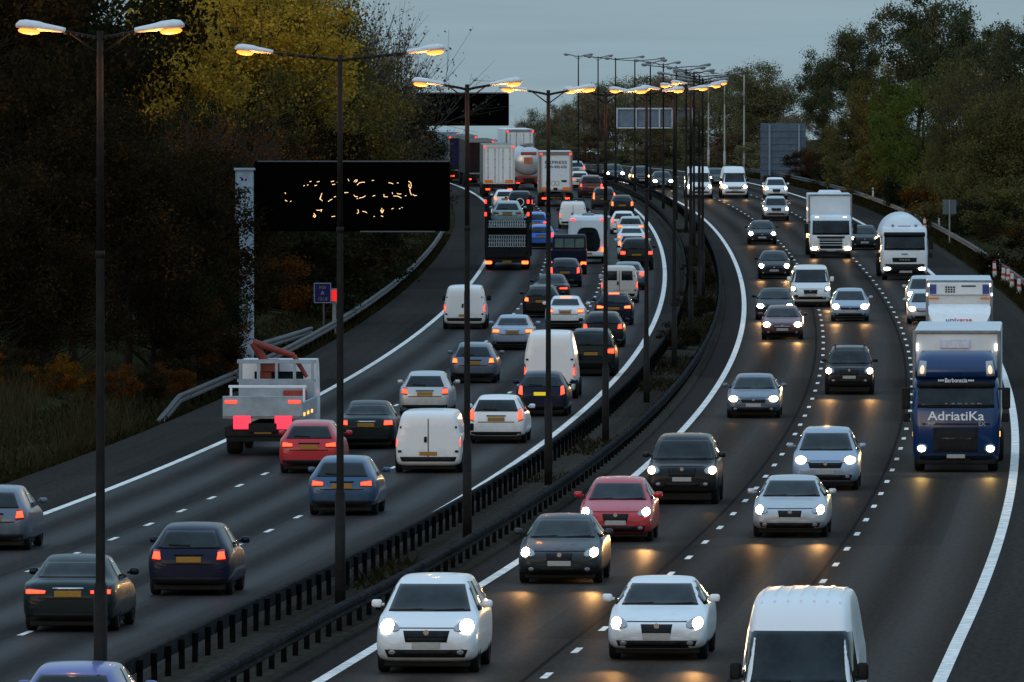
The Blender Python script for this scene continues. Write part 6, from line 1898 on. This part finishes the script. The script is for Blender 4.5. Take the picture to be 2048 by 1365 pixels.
tree('broad3', 2010, 650, 190, 'drygreen', 'dark green tree at the right edge behind the barrier', None, .95)
tree('broad1', 2060, 650, 170, 'drygreen', 'dark tree leaning in from the right edge', None, .9)
tree('broad1', 1900, 680, 260, 'drygreen', 'low olive tree behind the small grey sign', None, .8)
tree('twig3', 1640, 745, 290, 'rust', 'dark reddish shrub covering the right half of the slate blue sign', None, 1.15)
tree('bush2', 1612, 850, 300, 'darkbrown', 'dark purple brown bush in front of the slate blue sign', None, 1.4)
tree('bush2', 1700, 735, 300, 'drygreen', 'olive bush behind the right barrier beneath the leftmost oak', None, 1.4)
tree('bush1', 1665, 745, 325, 'darkgreen', 'dark bush above the white box lorry', None, 1.4)
tree('bush2', 1755, 695, 305, 'drygreen', 'dry green bush behind the barrier above the white tanker', None, 1.4)
tree('bush1', 1790, 690, 285, 'olive', 'bush with an orange tip below the green tree', None, 1.2)
tree('bush2', 1862, 680, 350, 'orange', 'orange bush left of the small grey sign', None, .95)
tree('bush1', 1815, 675, 350, 'darkgreen', 'dark green bush left of the orange bush', None, 1.4)
tree('bush2', 1930, 660, 330, 'drygreen', 'olive bush right of the small grey sign', None, 1.4)
tree('bush1', 1975, 645, 395, 'darkgreen', 'dark bush behind the traffic cylinders', None, 1.5)
tree('bush2', 2030, 640, 360, 'drygreen', 'dark bush at the right edge above the traffic cylinders', None, 1.5)
tree('bush1', 1935, 650, 420, 'darkgreen', 'low dark bush right under the small grey sign', None, 1.4)
tree('bush2', 2050, 520, 440, 'darkbrown', 'dark brown bush at the right edge behind the barrier', None, 1.4)

# ---- far: the bank of trees where the road bends away
g3 = 'brown trees on the far bank'
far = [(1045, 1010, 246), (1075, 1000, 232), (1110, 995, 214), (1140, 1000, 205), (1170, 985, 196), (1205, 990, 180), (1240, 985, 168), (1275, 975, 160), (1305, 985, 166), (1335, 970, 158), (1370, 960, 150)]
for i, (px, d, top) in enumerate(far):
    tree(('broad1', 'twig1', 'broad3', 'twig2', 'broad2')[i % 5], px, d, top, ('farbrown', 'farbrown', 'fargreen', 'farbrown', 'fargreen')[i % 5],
         'pale brown tree on the far bank between the courier lorry and the gantry' if px < 1240 else 'pale brown tree on the far bank behind the gantry', g3, 1.2, BARK_G)
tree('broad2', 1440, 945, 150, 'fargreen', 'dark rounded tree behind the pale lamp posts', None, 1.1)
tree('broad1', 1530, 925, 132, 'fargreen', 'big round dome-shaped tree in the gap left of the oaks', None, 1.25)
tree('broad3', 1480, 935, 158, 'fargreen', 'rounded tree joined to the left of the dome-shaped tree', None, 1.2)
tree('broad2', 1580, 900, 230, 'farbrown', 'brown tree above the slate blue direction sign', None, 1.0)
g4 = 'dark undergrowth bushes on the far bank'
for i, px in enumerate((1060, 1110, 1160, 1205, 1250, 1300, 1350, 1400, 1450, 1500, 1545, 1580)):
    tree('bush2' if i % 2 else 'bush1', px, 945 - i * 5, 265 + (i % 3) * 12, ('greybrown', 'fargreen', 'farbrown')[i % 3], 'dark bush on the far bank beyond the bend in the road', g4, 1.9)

# ---- stuff: grass, scrub and weeds
def blades(name, samples, hmin, hmax, w, m, seed, lean=.35):
    rng = np.random.default_rng(seed)
    n = len(samples); P0 = np.array(samples)
    a = rng.uniform(0, 2 * math.pi, n); h = rng.uniform(hmin, hmax, n)
    side = np.stack([np.cos(a), np.sin(a), np.zeros(n)], 1) * w
    tip = rng.normal(size=(n, 3)) * lean; tip[:, 2] = 1; tip *= h[:, None]
    co = np.stack([P0 - side, P0 + side, P0 + tip * .6 + side * .6, P0 + tip], 1).reshape(-1, 3)
    me = bpy.data.meshes.new(name)
    me.vertices.add(4 * n); me.vertices.foreach_set('co', co.ravel().astype(np.float32))
    me.loops.add(4 * n); me.loops.foreach_set('vertex_index', np.arange(4 * n, dtype=np.int32))
    me.polygons.add(n); me.polygons.foreach_set('loop_start', np.arange(0, 4 * n, 4, dtype=np.int32))
    me.update(calc_edges=True); me.materials.append(None)
    return tag(link(name, me, m), kind='stuff')
LEAF['straw'] = leaf_mat('straw', [(0.0118, 0.01, 0.0053), (0.0265, 0.0211, 0.0106), (0.0441, 0.0353, 0.0176), (0.0706, 0.0559, 0.0294)], .2)
LEAF['scrub'] = leaf_mat('scrub', [(0.007, 0.007, 0.0035), (0.0154, 0.014, 0.0063), (0.028, 0.0224, 0.0084), (0.049, 0.028, 0.0084)], .2)
vr = random.Random(5)
pts = []
for _ in range(26000):
    d = 262 + 100 * vr.random() ** 1.1
    o_ = LE(d) - .25 - 9 * vr.random()
    if vr.random() < .45 + .35 * math.sin(o_ * 2.1 + d * .13): pts.append(tuple(road(d, o_, -.03)))
tag(blades('grass', pts, .25, .85, .02, LEAF['straw'], 1), 'dry pale grass on the left verge')
pts = []
for _ in range(42000):
    d = 240 + 420 * vr.random() ** 1.3
    o_ = LE(d) - .05 - 3.2 * vr.random() ** 1.5
    pts.append(tuple(road(d, o_, -.02)))
tag(blades('short_grass', pts, .05, .24, .028, LEAF['scrub'], 2, .6), 'short grass and leaves along the left verge edge')
pts = []
for _ in range(30000):
    d = 420 + 480 * vr.random()
    o_ = RE(d) + .15 + 1.5 * vr.random()
    if math.sin(d * .9) + math.sin(d * .37 + 1) > -.6: pts.append(tuple(road(d, o_, -.02)))
tag(blades('undergrowth', pts, .12, .55, .04, LEAF['scrub'], 3, .7), 'low dark scrub at the foot of the right barrier')
pts = []
for _ in range(15000):
    d = 190 + 480 * vr.random()
    o_ = 9.4 + vr.uniform(-.7, .7)
    q = math.sin(d * .21) + math.sin(d * .083 + 2) + (.9 if 380 < d < 620 else -.75)
    if q > .1: pts.append(tuple(road(d, o_, .08)))
tag(blades('weeds', pts, .04, .34, .03, LEAF['scrub'], 4, .8), 'weeds and fallen leaves on the central reservation')
g5 = 'straggly weeds on the central reservation'
for px, py, h, tx in ((1345, 705, 1.1, 'straggly weed at the foot of a median lamp post, nearest one'), (1398, 640, 1.2, 'straggly weed between the median barriers near the apex'), (1376, 580, 1.0, 'dark weed growing through the left median barrier'), (1412, 560, 1.0, 'farther weed between the median barriers')):
    lo = 330 if py > 650 else 420
    # stand it on the median at the distance seen
    _, d = px2g(px, py)
    root = empty('weed', road(d, 9.4 + vr.uniform(-.4, .4), .08)); s = h / 4.2
    root.scale = (s * 1.3, s * 1.3, s)
    link('stem', PR['bush1'][0], BARK, root); link('foliage', PR['bush1'][1], LEAF['scrub'], root)
    tag(root, tx, 'weed', g5)
